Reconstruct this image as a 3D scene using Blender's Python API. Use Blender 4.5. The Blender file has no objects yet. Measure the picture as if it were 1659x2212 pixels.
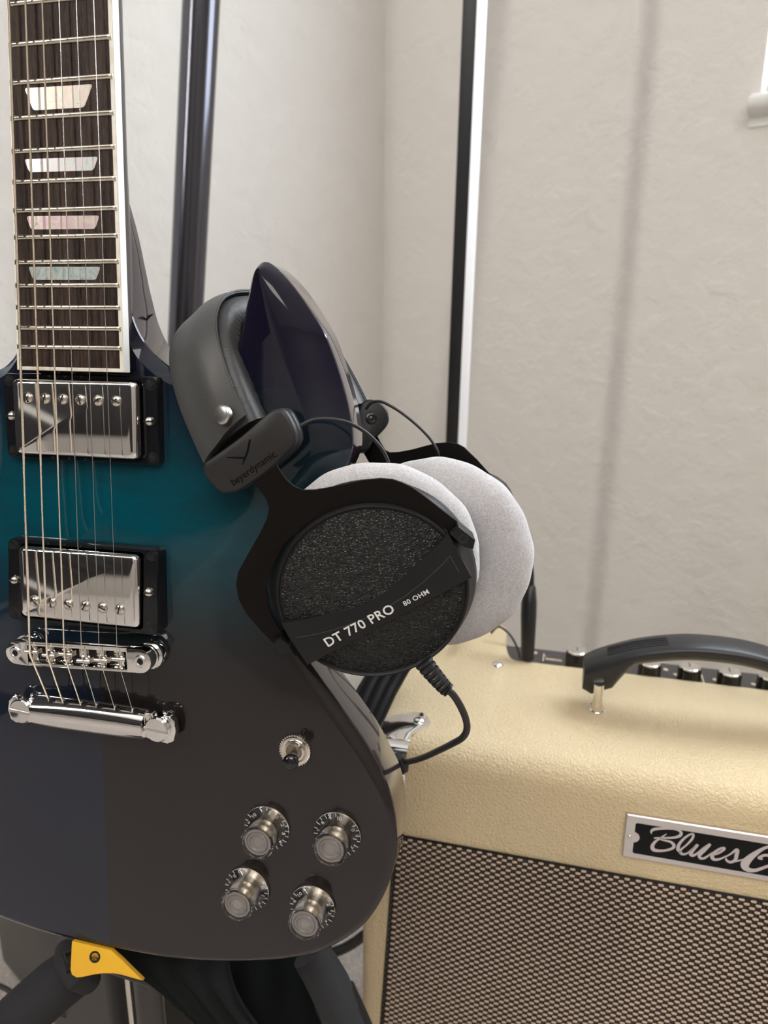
import bpy, bmesh, math, random
from mathutils import Vector, Matrix
from mathutils.geometry import tessellate_polygon
random.seed(7)
C = bpy.context.scene.collection
SC = bpy.context.scene
PI = math.pi

# ------------------------------------------------------------------ frames
W, H, F = 1659.0, 2212.0, 1600.0          # photograph size and focal length in pixels
CAMH = 760.0                              # camera height above the floor, mm
UP = Vector((.008, .964, .266)).normalized()
fw = Vector((0, 0, -1)); Yw = (fw - fw.dot(UP)*UP).normalized(); Xw = Yw.cross(UP)
M = Matrix((Xw, Yw, UP))                  # camera frame -> world
R = Matrix(((0.97574, 0.028316, -0.217094), (-0.062091, 0.986677, -0.150378), (0.209943, 0.16021, 0.964498)))
T = Vector((-158.18, -71.77, -403.29))    # guitar frame in the camera frame, mm
CW = Vector((0, 0, CAMH))
def ray(x, y): return Vector(((x-W/2)/F, (H/2-y)/F, -1.0))
def c2w(v): return M @ Vector(v) + CW                      # camera mm -> world mm
def at(x, y, depth): return c2w(ray(x, y)*depth)           # a point seen at (x,y), this far away
def g2w(v): return M @ (R @ Vector(v) + T) + CW
def gat(x, y, z):                                          # guitar frame point at height z
    Ri = R.transposed(); o = -(Ri @ T); d = Ri @ ray(x, y); s = (z-o.z)/d.z
    return o + d*s
def plane_at(x, y, P0, n):                                 # camera frame plane hit
    d = ray(x, y); return d*(Vector(P0).dot(n)/d.dot(n))

# ------------------------------------------------------------------ camera
cam = bpy.data.cameras.new('camera'); camo = bpy.data.objects.new('camera', cam); C.objects.link(camo); SC.camera = camo
cam.sensor_fit = 'VERTICAL'; cam.sensor_height = 36.0; cam.lens = F/H*36.0
cam.clip_start = .01; cam.clip_end = 50
camo.matrix_world = Matrix.Translation(CW*.001) @ M.to_4x4()
cam.dof.use_dof = True; cam.dof.focus_distance = .375; cam.dof.aperture_fstop = 9.5

# ------------------------------------------------------------------ room frame
CO = Vector((-5, 1350, 0))                                  # the corner
A = Vector((math.sin(math.radians(50)), -math.cos(math.radians(50)), 0))   # along the right wall
B = Vector((-A.y, A.x, 0))*-1                               # along the left wall, towards the camera side
def room(a, b, z): return CO + A*a + B*b + Vector((0, 0, z))
RA, RB, RH = 3400.0, 3600.0, 2450.0

# ------------------------------------------------------------------ world and lights
wd = bpy.data.worlds.new('world'); SC.world = wd; wd.use_nodes = True
wd.node_tree.nodes['Background'].inputs[0].default_value = (.75, .86, 1, 1)
wd.node_tree.nodes['Background'].inputs[1].default_value = 1.5
def area(name, pos, aim, sx, sy, power, col):
    l = bpy.data.lights.new(name, 'AREA'); l.shape = 'RECTANGLE'; l.size = sx; l.size_y = sy; l.energy = power; l.color = col
    o = bpy.data.objects.new(name, l); C.objects.link(o); o.location = pos*.001
    o.rotation_euler = (aim-pos).to_track_quat('-Z', 'Y').to_euler(); return o
WIN_A0, WIN_Z0, WIN_W, WIN_H = 600., 1003., 1000., 1200.     # refined below from the photograph
area('daylight_window_right', room(WIN_A0+WIN_W/2, -75, WIN_Z0+WIN_H/2), room(WIN_A0+WIN_W/2, 900, WIN_Z0+WIN_H/2-100), .95, 1.15, 23, (.88, .94, 1))
area('overhead_fill', room(1900, 2100, RH-60), room(1900, 2100, 0), 1.6, 1.6, 37, (1, .96, .91))  # unseen fill under the ceiling, added to brighten the walls
SC.view_settings.view_transform = 'Standard'; SC.view_settings.look = 'None'
SC.view_settings.exposure = 0.3; SC.view_settings.gamma = 1.0; SC.view_settings.use_curve_mapping = False

# ------------------------------------------------------------------ materials
def mat(name, col, rough=.5, metal=0., coat=0., coat_r=.03, spec=.5, trans=0., ior=1.45, sheen=0., emit=None):
    m = bpy.data.materials.new(name); m.use_nodes = True
    b = m.node_tree.nodes['Principled BSDF']
    b.inputs['Base Color'].default_value = (*col, 1); b.inputs['Roughness'].default_value = rough
    b.inputs['Metallic'].default_value = metal; b.inputs['Coat Weight'].default_value = coat
    b.inputs['Coat Roughness'].default_value = coat_r; b.inputs['Specular IOR Level'].default_value = spec
    b.inputs['Transmission Weight'].default_value = trans; b.inputs['IOR'].default_value = ior
    b.inputs['Sheen Weight'].default_value = sheen
    return m
def nd(m, t, **k):
    n = m.node_tree.nodes.new(t)
    for a, v in k.items():
        if a in n.inputs.keys() if hasattr(n.inputs, 'keys') else False: n.inputs[a].default_value = v
        else: setattr(n, a, v)
    return n
def lk(m, a, b): m.node_tree.links.new(a, b)
def bsdf(m): return m.node_tree.nodes['Principled BSDF']
def ramp(m, fac, stops):
    r = nd(m, 'ShaderNodeValToRGB'); lk(m, fac, r.inputs[0])
    e = r.color_ramp.elements
    while len(e) < len(stops): e.new(.5)
    for el, (p, c) in zip(e, stops): el.position = p; el.color = (*c, 1)
    return r.outputs[0]
def coords(m, scale=(1, 1, 1)):
    tc = nd(m, 'ShaderNodeTexCoord'); mp = nd(m, 'ShaderNodeMapping'); lk(m, tc.outputs['Object'], mp.inputs[0])
    mp.inputs['Scale'].default_value = scale; return mp.outputs[0]
def noise(m, vec, scale, detail=4, rough=.5, dist=0.):
    n = nd(m, 'ShaderNodeTexNoise'); lk(m, vec, n.inputs['Vector'])
    n.inputs['Scale'].default_value = scale; n.inputs['Detail'].default_value = detail
    n.inputs['Roughness'].default_value = rough; n.inputs['Distortion'].default_value = dist
    return n.outputs['Fac']
def bump(m, h, strength, dist=.001, normal_in=None):
    b = nd(m, 'ShaderNodeBump'); b.inputs['Strength'].default_value = strength; b.inputs['Distance'].default_value = dist
    lk(m, h, b.inputs['Height'])
    if normal_in: lk(m, normal_in, b.inputs['Normal'])
    lk(m, b.outputs[0], bsdf(m).inputs['Normal']); return b.outputs[0]
def mathn(m, op, a, b=None):
    n = nd(m, 'ShaderNodeMath', operation=op)
    for i, v in enumerate((a, b)):
        if v is None: continue
        if isinstance(v, (int, float)): n.inputs[i].default_value = v
        else: lk(m, v, n.inputs[i])
    return n.outputs[0]
def mixc(m, fac, a, b, mode='MIX'):
    n = nd(m, 'ShaderNodeMix', data_type='RGBA', blend_type=mode)
    for i, v in ((0, fac), (6, a), (7, b)):
        if isinstance(v, (int, float)): n.inputs[i].default_value = v
        elif isinstance(v, tuple): n.inputs[i].default_value = (*v, 1)
        else: lk(m, v, n.inputs[i])
    return n.outputs[2]

def wall_mat(name, col):
    m = mat(name, col, .75, spec=.25); v = coords(m)
    big = noise(m, v, 34, 5, .55, .3); fine = noise(m, v, 160, 3, .5)
    r = nd(m, 'ShaderNodeMapRange'); lk(m, big, r.inputs[0]); r.inputs[1].default_value = .42; r.inputs[2].default_value = .6
    h = mathn(m, 'ADD', r.outputs[0], mathn(m, 'MULTIPLY', fine, .3))
    bump(m, h, .45, .0016); return m
M_WALL = wall_mat('painted_wall', (.745, .715, .675))
M_FARWALL = wall_mat('shaded_room_wall', (.34, .31, .28))  # same paint for the far walls, with dimness put into the colour
M_CEIL = wall_mat('painted_ceiling', (.82, .81, .79))
M_TRIM = mat('white_trim', (.82, .81, .78), .35)
M_FLOOR = mat('floor_carpet', (.52, .47, .43), .9)
_v = coords(M_FLOOR); lk(M_FLOOR, ramp(M_FLOOR, noise(M_FLOOR, _v, 220, 3), [(.3, (.38, .34, .31)), (.7, (.60, .55, .51))]), bsdf(M_FLOOR).inputs['Base Color']); bump(M_FLOOR, noise(M_FLOOR, _v, 500, 2), .5, .004)
M_CHROME = mat('chrome', (.86, .85, .84), .06, 1.0)
M_NICKEL = mat('nickel', (.72, .68, .62), .18, 1.0)
M_FRET = mat('fret_wire', (.80, .75, .65), .22, 1.0)
_v = coords(M_FRET); bump(M_FRET, noise(M_FRET, _v, 300, 2), .15, .0004)
M_BRASS = mat('brass_core', (.66, .58, .47), .45, 1.0)
M_STEEL = mat('brushed_aluminium', (.70, .67, .66), .32, 1.0)
_v = coords(M_STEEL, (1, 60, 60)); bump(M_STEEL, noise(M_STEEL, _v, 40, 2), .2, .0003)
M_SCREW = mat('black_screw', (.03, .03, .032), .3, .6)
M_BLACKGLOSS = mat('black_gloss_plastic', (.008, .008, .010), .12, coat=.3)
M_HOLE = mat('dark_hole', (.004, .004, .004), .6)
M_PLASTIC = mat('matte_black_plastic', (.011, .011, .0115), .42, spec=.28)
_v = coords(M_PLASTIC); bump(M_PLASTIC, noise(M_PLASTIC, _v, 1800, 2), .12, .0003)
M_YOKE = mat('black_powder_coated_metal', (.006, .0048, .0045), .5, spec=.12)
M_GRAIN = mat('grained_black_plastic', (.008, .008, .008), .3, spec=.5)
_v = coords(M_GRAIN); _n = nd(M_GRAIN, 'ShaderNodeTexVoronoi', feature='DISTANCE_TO_EDGE'); lk(M_GRAIN, noise(M_GRAIN, _v, 1, 1), _n.inputs['Scale'])
_d = nd(M_GRAIN, 'ShaderNodeMixRGB'); _nz = nd(M_GRAIN, 'ShaderNodeTexNoise'); _nz.inputs['Scale'].default_value = 300; lk(M_GRAIN, _v, _nz.inputs['Vector'])
_d.inputs[0].default_value = .003; lk(M_GRAIN, _v, _d.inputs[1]); lk(M_GRAIN, _nz.outputs['Color'], _d.inputs[2]); lk(M_GRAIN, _d.outputs[0], _n.inputs['Vector'])
for l in list(_n.inputs['Scale'].links): M_GRAIN.node_tree.links.remove(l)
_n.inputs['Scale'].default_value = 760; bump(M_GRAIN, _n.outputs['Distance'], .85, .0012)
M_LEATHER = mat('black_leatherette', (.062, .062, .061), .42, spec=.45)
_v = coords(M_LEATHER); bump(M_LEATHER, noise(M_LEATHER, _v, 900, 3), .18, .0004)
M_CUSHION = mat('black_soft_leatherette', (.040, .040, .041), .40)
_v = coords(M_CUSHION); bump(M_CUSHION, noise(M_CUSHION, _v, 160, 3, .6, 1.), .35, .0012)
M_RUBBER = mat('black_rubber', (.012, .012, .013), .38)
M_CABLE = mat('black_cable', (.018, .018, .018), .4)
M_VELOUR = mat('grey_velour', (.46, .44, .445), .95, spec=.1, sheen=.5)
_v = coords(M_VELOUR); _a = noise(M_VELOUR, _v, 900, 3, .6, .8); _b2 = noise(M_VELOUR, _v, 60, 3)
lk(M_VELOUR, ramp(M_VELOUR, mathn(M_VELOUR, 'ADD', mathn(M_VELOUR, 'MULTIPLY', _a, .75), mathn(M_VELOUR, 'MULTIPLY', _b2, .25)), [(.32, (.40, .385, .39)), (.66, (.60, .58, .585))]), bsdf(M_VELOUR).inputs['Base Color'])
bump(M_VELOUR, _a, .55, .0012)
M_WHITE_INK = mat('white_print', (.78, .78, .77), .5)
M_TAN_INK = mat('tan_print', (.62, .48, .36), .5)
M_FOAM = mat('black_foam', (.018, .018, .020), .85)
_v = coords(M_FOAM); bump(M_FOAM, noise(M_FOAM, _v, 1500, 2), .3, .0006)
M_SUEDE = mat('black_suede', (.012, .013, .013), 1.0, spec=.05)
_v = coords(M_SUEDE); bump(M_SUEDE, noise(M_SUEDE, _v, 500, 4, .7), .6, .001)
M_YELLOW = mat('yellow_plastic', (.80, .44, .03), .38)
_v = coords(M_YELLOW); bump(M_YELLOW, noise(M_YELLOW, _v, 1500, 2), .1, .0003)
M_POLE = mat('glossy_black_tube', (.10, .10, .12), .2, .9, coat=.3)
M_POLE2 = mat('satin_black_tube', (.012, .012, .013), .35)
M_DIFF = mat('white_lamp_diffuser', (.93, .93, .95), .35)
M_CASE = mat('dark_grey_case', (.022, .021, .019), .3)
M_SHEEN_ACRYL = mat('sheen_tinted_acrylic', (.34, .31, .29), .15, trans=.5, ior=1.4, coat=.8)  # reflections on the clear knob tops put into a paler colour
M_GLASS = mat('window_glass', (1, 1, 1), .0, trans=1.0, ior=1.02, spec=.1)
M_ACRYL = mat('clear_acrylic', (.98, .97, .96), .05, trans=1.0, ior=1.27)

# ivory / white binding
M_BIND = mat('aged_white_binding', (.80, .76, .66), .25)
_v = coords(M_BIND); lk(M_BIND, ramp(M_BIND, noise(M_BIND, _v, 90, 3), [(.35, (.70, .64, .53)), (.6, (.84, .80, .72))]), bsdf(M_BIND).inputs['Base Color'])
M_BINDSIDE = mat('white_side_binding', (.86, .85, .81), .2)
# rosewood
M_ROSE = mat('dark_rosewood', (.05, .03, .025), .5, spec=.15)
_v = coords(M_ROSE, (1, .035, 1)); _w = noise(M_ROSE, _v, 330, 4, .6, .3); _v2 = coords(M_ROSE, (1, .12, 1)); _w2 = noise(M_ROSE, _v2, 1500, 2, .6)
_c = ramp(M_ROSE, _w, [(.36, (.009, .005, .004)), (.44, (.028, .017, .013)), (.6, (.056, .036, .028)), (.75, (.026, .016, .012))])
lk(M_ROSE, mixc(M_ROSE, .25, _c, ramp(M_ROSE, _w2, [(.35, (.008, .005, .004)), (.65, (.09, .065, .055))])), bsdf(M_ROSE).inputs['Base Color']); bump(M_ROSE, _w2, .2, .0003)
# mother of pearl
def pearl(name, a, b, c, seed):
    m = mat(name, a, .16, coat=.3); v = coords(m, (1, 1, 1)); mp = nd(m, 'ShaderNodeMapping'); lk(m, v, mp.inputs[0]); mp.inputs['Location'].default_value = (seed, seed*.7, 0)
    n = noise(m, mp.outputs[0], 110, 4, .6, 1.8)
    lk(m, ramp(m, n, [(.28, c), (.42, a), (.55, b), (.68, a), (.8, c)]), bsdf(m).inputs['Base Color']); bsdf(m).inputs['Metallic'].default_value = .25
    return m
M_PEARL = [pearl('pearl_warm', (.80, .80, .68), (.82, .66, .60), (.50, .58, .54), 1), pearl('pearl_green', (.70, .76, .72), (.80, .66, .74), (.46, .56, .52), 5),
           pearl('pearl_pink', (.78, .74, .60), (.74, .52, .60), (.28, .30, .30), 9), pearl('pearl_blue', (.40, .52, .56), (.62, .66, .60), (.20, .30, .36), 14)]
# guitar lacquer: teal stain that fades to a dark blue-black edge, book-matched top
M_BODY = mat('teal_fade_lacquer', (.01, .05, .07), .35, coat=.9, coat_r=.03, spec=.05)
_v = coords(M_BODY); _sx = nd(M_BODY, 'ShaderNodeSeparateXYZ'); lk(M_BODY, _v, _sx.inputs[0])
_x, _y, _z = _sx.outputs
def _gauss(cx, cy, rx, ry):   # soft oval, metres in the guitar's own frame
    dx = mathn(M_BODY, 'DIVIDE', mathn(M_BODY, 'SUBTRACT', _x, cx), rx); dy = mathn(M_BODY, 'DIVIDE', mathn(M_BODY, 'SUBTRACT', _y, cy), ry)
    q = mathn(M_BODY, 'ADD', mathn(M_BODY, 'MULTIPLY', dx, dx), mathn(M_BODY, 'MULTIPLY', dy, dy))
    return mathn(M_BODY, 'EXPONENT', mathn(M_BODY, 'MULTIPLY', q, -1.0))
_g1 = _gauss(.0, .186+.072, .12, .046)
_fig = noise(M_BODY, coords(M_BODY, (.35, 1, 1)), 85, 4, .6, .6)
_fac = mathn(M_BODY, 'MULTIPLY', _g1, mathn(M_BODY, 'ADD', mathn(M_BODY, 'MULTIPLY', _fig, .9), .55))
_half = mathn(M_BODY, 'LESS_THAN', _x, .0035)
_dark = mixc(M_BODY, _half, (.0135, .0105, .0105), (.010, .0130, .024))
_low = ramp(M_BODY, mathn(M_BODY, 'MULTIPLY', _y, 2.0), [(.50, (1, 1, 1)), (.66, (0, 0, 0))])  # greyer lower body: veil of the reflected room put into the colour
_dark2 = mixc(M_BODY, _low, (.0045, .0025, .012), _dark)
_col = mixc(M_BODY, _fac, _dark2, (.0, .060, .085))
lk(M_BODY, _col, bsdf(M_BODY).inputs['Base Color'])
M_SIDE = mat('dark_aubergine_lacquer', (.014, .006, .016), .25, coat=1.0, coat_r=.03)
M_NECKB = mat('dark_neck_lacquer', (.020, .016, .022), .3, coat=.8, coat_r=.06)
# amplifier vinyl
M_VINYL = mat('cream_vinyl', (.66, .53, .33), .42, spec=.4)
_v = coords(M_VINYL); _vo = nd(M_VINYL, 'ShaderNodeTexVoronoi', feature='DISTANCE_TO_EDGE'); _vo.inputs['Scale'].default_value = 330
_vn = nd(M_VINYL, 'ShaderNodeTexNoise'); _vn.inputs['Scale'].default_value = 140; lk(M_VINYL, _v, _vn.inputs['Vector'])
_vm = nd(M_VINYL, 'ShaderNodeMixRGB'); _vm.inputs[0].default_value = .006; lk(M_VINYL, _v, _vm.inputs[1]); lk(M_VINYL, _vn.outputs['Color'], _vm.inputs[2]); lk(M_VINYL, _vm.outputs[0], _vo.inputs['Vector'])
_r = nd(M_VINYL, 'ShaderNodeMapRange'); lk(M_VINYL, _vo.outputs['Distance'], _r.inputs[0]); _r.inputs[2].default_value = .28
_h = mathn(M_VINYL, 'ADD', mathn(M_VINYL, 'MULTIPLY', _r.outputs[0], .6), noise(M_VINYL, _v, 120, 4))
bump(M_VINYL, _h, .5, .0013)
M_THREAD = mat('tan_thread', (.56, .43, .32), .45); M_THREADD = mat('brown_black_thread', (.010, .006, .005), .7)

# ------------------------------------------------------------------ helpers
def ident(v): return Vector(v)
def tag(o, label=None, cat=None, group=None, kind=None):
    if label: o['label'] = label
    if cat: o['category'] = cat
    if group: o['group'] = group
    if kind: o['kind'] = kind
    return o
def empty(name, loc_mm, label, cat, rot=None, group=None):
    o = bpy.data.objects.new(name, None); o.empty_display_size = .02; C.objects.link(o)
    m = Matrix.Translation(Vector(loc_mm)*.001)
    if rot is not None: m = m @ rot.to_4x4()
    o.matrix_world = m
    return tag(o, label, cat, group)
def tess(verts, faces):
    out = []
    for f in faces:
        if len(f) <= 8: out.append(tuple(f)); continue
        P = [Vector(verts[i]) for i in f]; n = Vector((0, 0, 0))
        for i, p in enumerate(P):
            q = P[(i+1) % len(P)]; n += Vector(((p.y-q.y)*(p.z+q.z), (p.z-q.z)*(p.x+q.x), (p.x-q.x)*(p.y+q.y)))
        if n.length < 1e-12: out.append(tuple(f)); continue
        n.normalize(); a = n.orthogonal().normalized(); b = n.cross(a)
        tr = tessellate_polygon([[Vector((p.dot(a), p.dot(b), 0)) for p in P]])
        out += [tuple(f[i] for i in t) for t in tr]
    return out
def mk(name, verts, faces, material, parent=None, xf=ident, smooth=35, label=None, kind=None, bevel=None):
    me = bpy.data.meshes.new(name)
    me.from_pydata([tuple(Vector(xf(v))*.001) for v in verts], [], faces if bevel else tess([Vector(v) for v in verts], faces))
    bm = bmesh.new(); bm.from_mesh(me)
    bmesh.ops.remove_doubles(bm, verts=bm.verts, dist=1e-7)
    bmesh.ops.recalc_face_normals(bm, faces=bm.faces)
    if bevel:
        w, seg, ang = bevel
        es = [e for e in bm.edges if len(e.link_faces) == 2 and e.calc_face_angle(0) > math.radians(ang)]
        bmesh.ops.bevel(bm, geom=es, offset=w*.001, segments=seg, affect='EDGES', profile=.6, clamp_overlap=True)
    bm.to_mesh(me); bm.free()
    if smooth:
        for p in me.polygons: p.use_smooth = True
        me.set_sharp_from_angle(angle=math.radians(smooth))
    me.materials.append(material)
    o = bpy.data.objects.new(name, me); C.objects.link(o)
    if parent: o.parent = parent
    return tag(o, label, None, None, kind)
class Geo:                                                  # collects shapes for one mesh
    def __init__(s): s.v = []; s.f = []
    def add(s, v, f):
        n = len(s.v); s.v += [Vector(q) for q in v]; s.f += [tuple(i+n for i in q) for q in f]; return s
    def box(s, a, b):
        x0, y0, z0 = a; x1, y1, z1 = b
        return s.add([(x0,y0,z0),(x1,y0,z0),(x1,y1,z0),(x0,y1,z0),(x0,y0,z1),(x1,y0,z1),(x1,y1,z1),(x0,y1,z1)],
                     [(0,3,2,1),(4,5,6,7),(0,1,5,4),(1,2,6,5),(2,3,7,6),(3,0,4,7)])
    def prism(s, pts, z0, z1, fr=None):                     # outline in xy (or in the frame fr), extruded
        n = len(pts); v = [(p[0], p[1], z0) for p in pts]+[(p[0], p[1], z1) for p in pts]
        if fr: v = [fr(q) for q in v]
        return s.add(v, [tuple(range(n))[::-1], tuple(range(n, 2*n))]+[(i, (i+1) % n, n+(i+1) % n, n+i) for i in range(n)])
    def lathe(s, prof, seg=40, fr=None, close=False):       # profile of (radius, height)
        v = []; f = []; n = len(prof)
        for k in range(seg):
            a = 2*PI*k/seg
            for r, h in prof: v.append((r*math.cos(a), r*math.sin(a), h))
        for k in range(seg):
            k2 = (k+1) % seg
            for i in range(n-1 if not close else n):
                i2 = (i+1) % n; f.append((k*n+i, k2*n+i, k2*n+i2, k*n+i2))
        if not close:
            if prof[0][0] > 1e-6: f.append(tuple(k*n for k in range(seg))[::-1])
            if prof[-1][0] > 1e-6: f.append(tuple(k*n+n-1 for k in range(seg)))
        if fr: v = [fr(q) for q in v]
        return s.add(v, f)
    def rings(s, rings, cap=True, closed=False):
        n = len(rings[0]); v = [q for r in rings for q in r]; f = []
        m = len(rings)
        for j in range(m if closed else m-1):
            j2 = (j+1) % m
            for i in range(n): f.append((j*n+i, j*n+(i+1) % n, j2*n+(i+1) % n, j2*n+i))
        if cap and not closed: f += [tuple(range(n))[::-1], tuple(range((m-1)*n, m*n))]
        return s.add(v, f)
    def tube(s, path, rad, seg=12, closed=False):
        P = [Vector(p) for p in path]; n = len(P)
        rr = rad if isinstance(rad, (list, tuple)) else [rad]*n
        t0 = (P[1]-P[0]).normalized(); u = t0.orthogonal().normalized(); out = []
        for i in range(n):
            a = P[max(i-1, 0)]; b = P[min(i+1, n-1)]
            t = (b-a).normalized(); u = (u-t*u.dot(t)).normalized(); w = t.cross(u)
            out.append([P[i]+(u*math.cos(2*PI*k/seg)+w*math.sin(2*PI*k/seg))*rr[i] for k in range(seg)])
        return s.rings(out)
def spline(pts, n=8, closed=False):                         # Catmull-Rom through tuples of any length
    out = []; N = len(pts); P = [tuple(p) for p in pts]
    for i in range(N if closed else N-1):
        p0 = P[(i-1) % N] if closed or i > 0 else P[0]; p1 = P[i]; p2 = P[(i+1) % N]; p3 = P[(i+2) % N] if closed or i+2 < N else P[-1]
        for k in range(n):
            t = k/n
            out.append(tuple(.5*(2*b+(c-a)*t+(2*a-5*b+4*c-d)*t*t+(-a+3*b-3*c+d)*t**3) for a, b, c, d in zip(p0, p1, p2, p3)))
    if not closed: out.append(P[-1])
    return out
def rrect(x0, y0, x1, y1, r, n=5):
    out = []
    for cx, cy, a0 in ((x1-r, y1-r, 0), (x0+r, y1-r, 90), (x0+r, y0+r, 180), (x1-r, y0+r, 270)):
        for k in range(n+1):
            a = math.radians(a0+90*k/n); out.append((cx+r*math.cos(a), cy+r*math.sin(a)))
    return out
def frame(o, x, y, z):                                      # local -> parent axes
    o, x, y, z = Vector(o), Vector(x), Vector(y), Vector(z)
    return lambda v: o+x*v[0]+y*v[1]+z*v[2]
def text_geo(txt, size, fr, depth=.15, align='LEFT', space=1.0, offset=0.0):
    cu = bpy.data.curves.new('t', 'FONT'); cu.body = txt; cu.size = size; cu.align_x = align; cu.space_character = space
    cu.extrude = depth; cu.resolution_u = 3; cu.offset = offset
    ob = bpy.data.objects.new('t', cu); me = bpy.data.meshes.new_from_object(ob)
    g = Geo(); g.add([fr(v.co) for v in me.vertices], [tuple(p.vertices) for p in me.polygons])
    bpy.data.objects.remove(ob); bpy.data.meshes.remove(me); bpy.data.curves.remove(cu)
    return g
def screw_geo(g, c, x, y, z, r, h=1.0, dome=.35, slot=None):
    fr = frame(c, x, y, z)
    g.lathe([(r, 0), (r, h*.5), (r*.82, h*.5+dome*r*.6), (r*.45, h*.5+dome*r), (0, h*.5+dome*r*1.1)], 20, fr)
    return g

# ================================================================== SETTING
def quad(name, pts, m, kind='structure', parent=None):
    o = mk(name, pts, [tuple(range(len(pts)))], m, parent, smooth=None); o['kind'] = kind; return o
quad('floor', [room(0,0,0), room(RA,0,0), room(RA,RB,0), room(0,RB,0)], M_FLOOR)
quad('ceiling', [room(0,0,RH), room(RA,0,RH), room(RA,RB,RH), room(0,RB,RH)], M_CEIL)

def wall_hole(name, fr, L, a0, a1, z0, z1, m=M_WALL):
    g = Geo()
    for (p, q, r, s_) in ((0, a0, 0, RH), (a1, L, 0, RH), (a0, a1, 0, z0), (a0, a1, z1, RH)):
        g.add([fr(p, 0, r), fr(q, 0, r), fr(q, 0, s_), fr(p, 0, s_)], [(0, 1, 2, 3)])
    for (p, q) in (((a0, z0), (a1, z0)), ((a1, z0), (a1, z1)), ((a1, z1), (a0, z1)), ((a0, z1), (a0, z0))):
        g.add([fr(p[0], 0, p[1]), fr(q[0], 0, q[1]), fr(q[0], -50, q[1]), fr(p[0], -50, p[1])], [(0, 1, 2, 3)])
    o = mk(name, g.v, g.f, m, smooth=None); o['kind'] = 'structure'; return o
# window seen at the right edge: measured on the right wall's plane
def on_right_wall(px, py):
    d = M @ ray(px, py); n = B; s = (CO-CW).dot(n)/d.dot(n); p = CW+d*s-CO; return p.dot(A), p.z
WIN_A0, WIN_Z0 = on_right_wall(1643, 206)
wall_hole('wall_right', room, RA, WIN_A0, WIN_A0+WIN_W, WIN_Z0, WIN_Z0+WIN_H)
quad('wall_left', [room(0,0,0), room(0,RB,0), room(0,RB,RH), room(0,0,RH)], M_WALL)
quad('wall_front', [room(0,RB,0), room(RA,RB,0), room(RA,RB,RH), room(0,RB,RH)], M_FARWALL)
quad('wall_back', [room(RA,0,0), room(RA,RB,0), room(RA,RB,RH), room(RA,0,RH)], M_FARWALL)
def window(name, fr, a0, a1, z0, z1, lab):
    g = Geo(); t = 16
    for (p, q, r, s_) in ((a0, a1, z0, z0+t), (a0, a1, z1-t, z1), (a0, a0+t, z0+t, z1-t), (a1-t, a1, z0+t, z1-t), (a0+t, a1-t, (z0+z1)/2-12, (z0+z1)/2+12)):
        b = [fr(x, y, z) for z in (r, s_) for (x, y) in ((p, -50), (q, -50), (q, -32), (p, -32))]
        g.add(b, [(0,3,2,1),(4,5,6,7),(0,1,5,4),(1,2,6,5),(2,3,7,6),(3,0,4,7)])
    o = mk(name, g.v, g.f, M_TRIM, smooth=None); o['kind'] = 'structure'
    gl = mk('pane', [fr(a0+t, -42, z0+t), fr(a1-t, -42, z0+t), fr(a1-t, -42, z1-t), fr(a0+t, -42, z1-t)], [(0,1,2,3)], M_GLASS, o, smooth=None)
window('window_1', room, WIN_A0, WIN_A0+WIN_W, WIN_Z0, WIN_Z0+WIN_H, '')
M_BLOCKER = mat('charcoal_blocker_fabric', (.030, .028, .028), .95, spec=.1)  # for unseen dark hangings, added to dim what lacquer and chrome reflect
_v = coords(M_BLOCKER); bump(M_BLOCKER, noise(M_BLOCKER, _v, 400, 2), .3, .001)
g = Geo(); a0, a1, n = 20, 1450, 90; V = []
for k in range(n+1):
    V.append((a0+(a1-a0)*k/n, RB-60+18*math.sin(k*.9)))
P = V+[(a, b-4) for a, b in V[::-1]]
g.add([room(a, b, 520) for a, b in P]+[room(a, b, 2300) for a, b in P], [(i, i+1, len(P)+i+1, len(P)+i) for i in range(len(P)-1)]+[(len(P)-1, 0, len(P), 2*len(P)-1)])
o = mk('blocker', g.v, g.f, M_BLOCKER, smooth=60); tag(o, 'charcoal curtain added unseen on the far wall to darken reflections', 'blocker')
for b0_c, b1_c, n, lab in ((930, 2330, 96, 'charcoal curtain added unseen along the left wall, nearer the corner, to darken reflections'), (2500, 3480, 66, 'charcoal curtain added unseen on the left wall, past the glowing column, to darken reflections')):
    g = Geo(); V = []
    for k in range(n+1):
        V.append((20+9*math.sin(k*.9), b0_c+(b1_c-b0_c)*k/n))
    P = V+[(a-4, b) for a, b in V[::-1]]
    g.add([room(a, b, 380) for a, b in P]+[room(a, b, 2330) for a, b in P], [(i, i+1, len(P)+i+1, len(P)+i) for i in range(len(P)-1)]+[(len(P)-1, 0, len(P), 2*len(P)-1)])
    o = mk('blocker', g.v, g.f, M_BLOCKER, smooth=60); tag(o, lab, 'blocker')
# unseen glowing column, added to throw the lamp post's shadow on the right wall
CLP = room(62, 2430, 0)
glow_col = empty('glow_column', CLP, 'slim glowing column added unseen by the left wall to throw a shadow', 'lamp')
M_GLOW = mat('glow_surface', (.9, .88, .84), .8); bsdf(M_GLOW).inputs['Emission Color'].default_value = (1, .96, .9, 1); bsdf(M_GLOW).inputs['Emission Strength'].default_value = 34
g = Geo(); g.lathe([(44, 1290), (45, 1300), (45, 2210), (44, 2220)], 32); mk('glow_tube', g.v, g.f, M_GLOW, glow_col, smooth=50)
g = Geo(); g.lathe([(0, 1292), (10, 1292), (10, 30), (110, 24), (115, 0), (0, 0)], 32); mk('lamp_base', g.v, g.f, M_POLE2, glow_col, smooth=40)  # foot of the added glowing column
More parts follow.
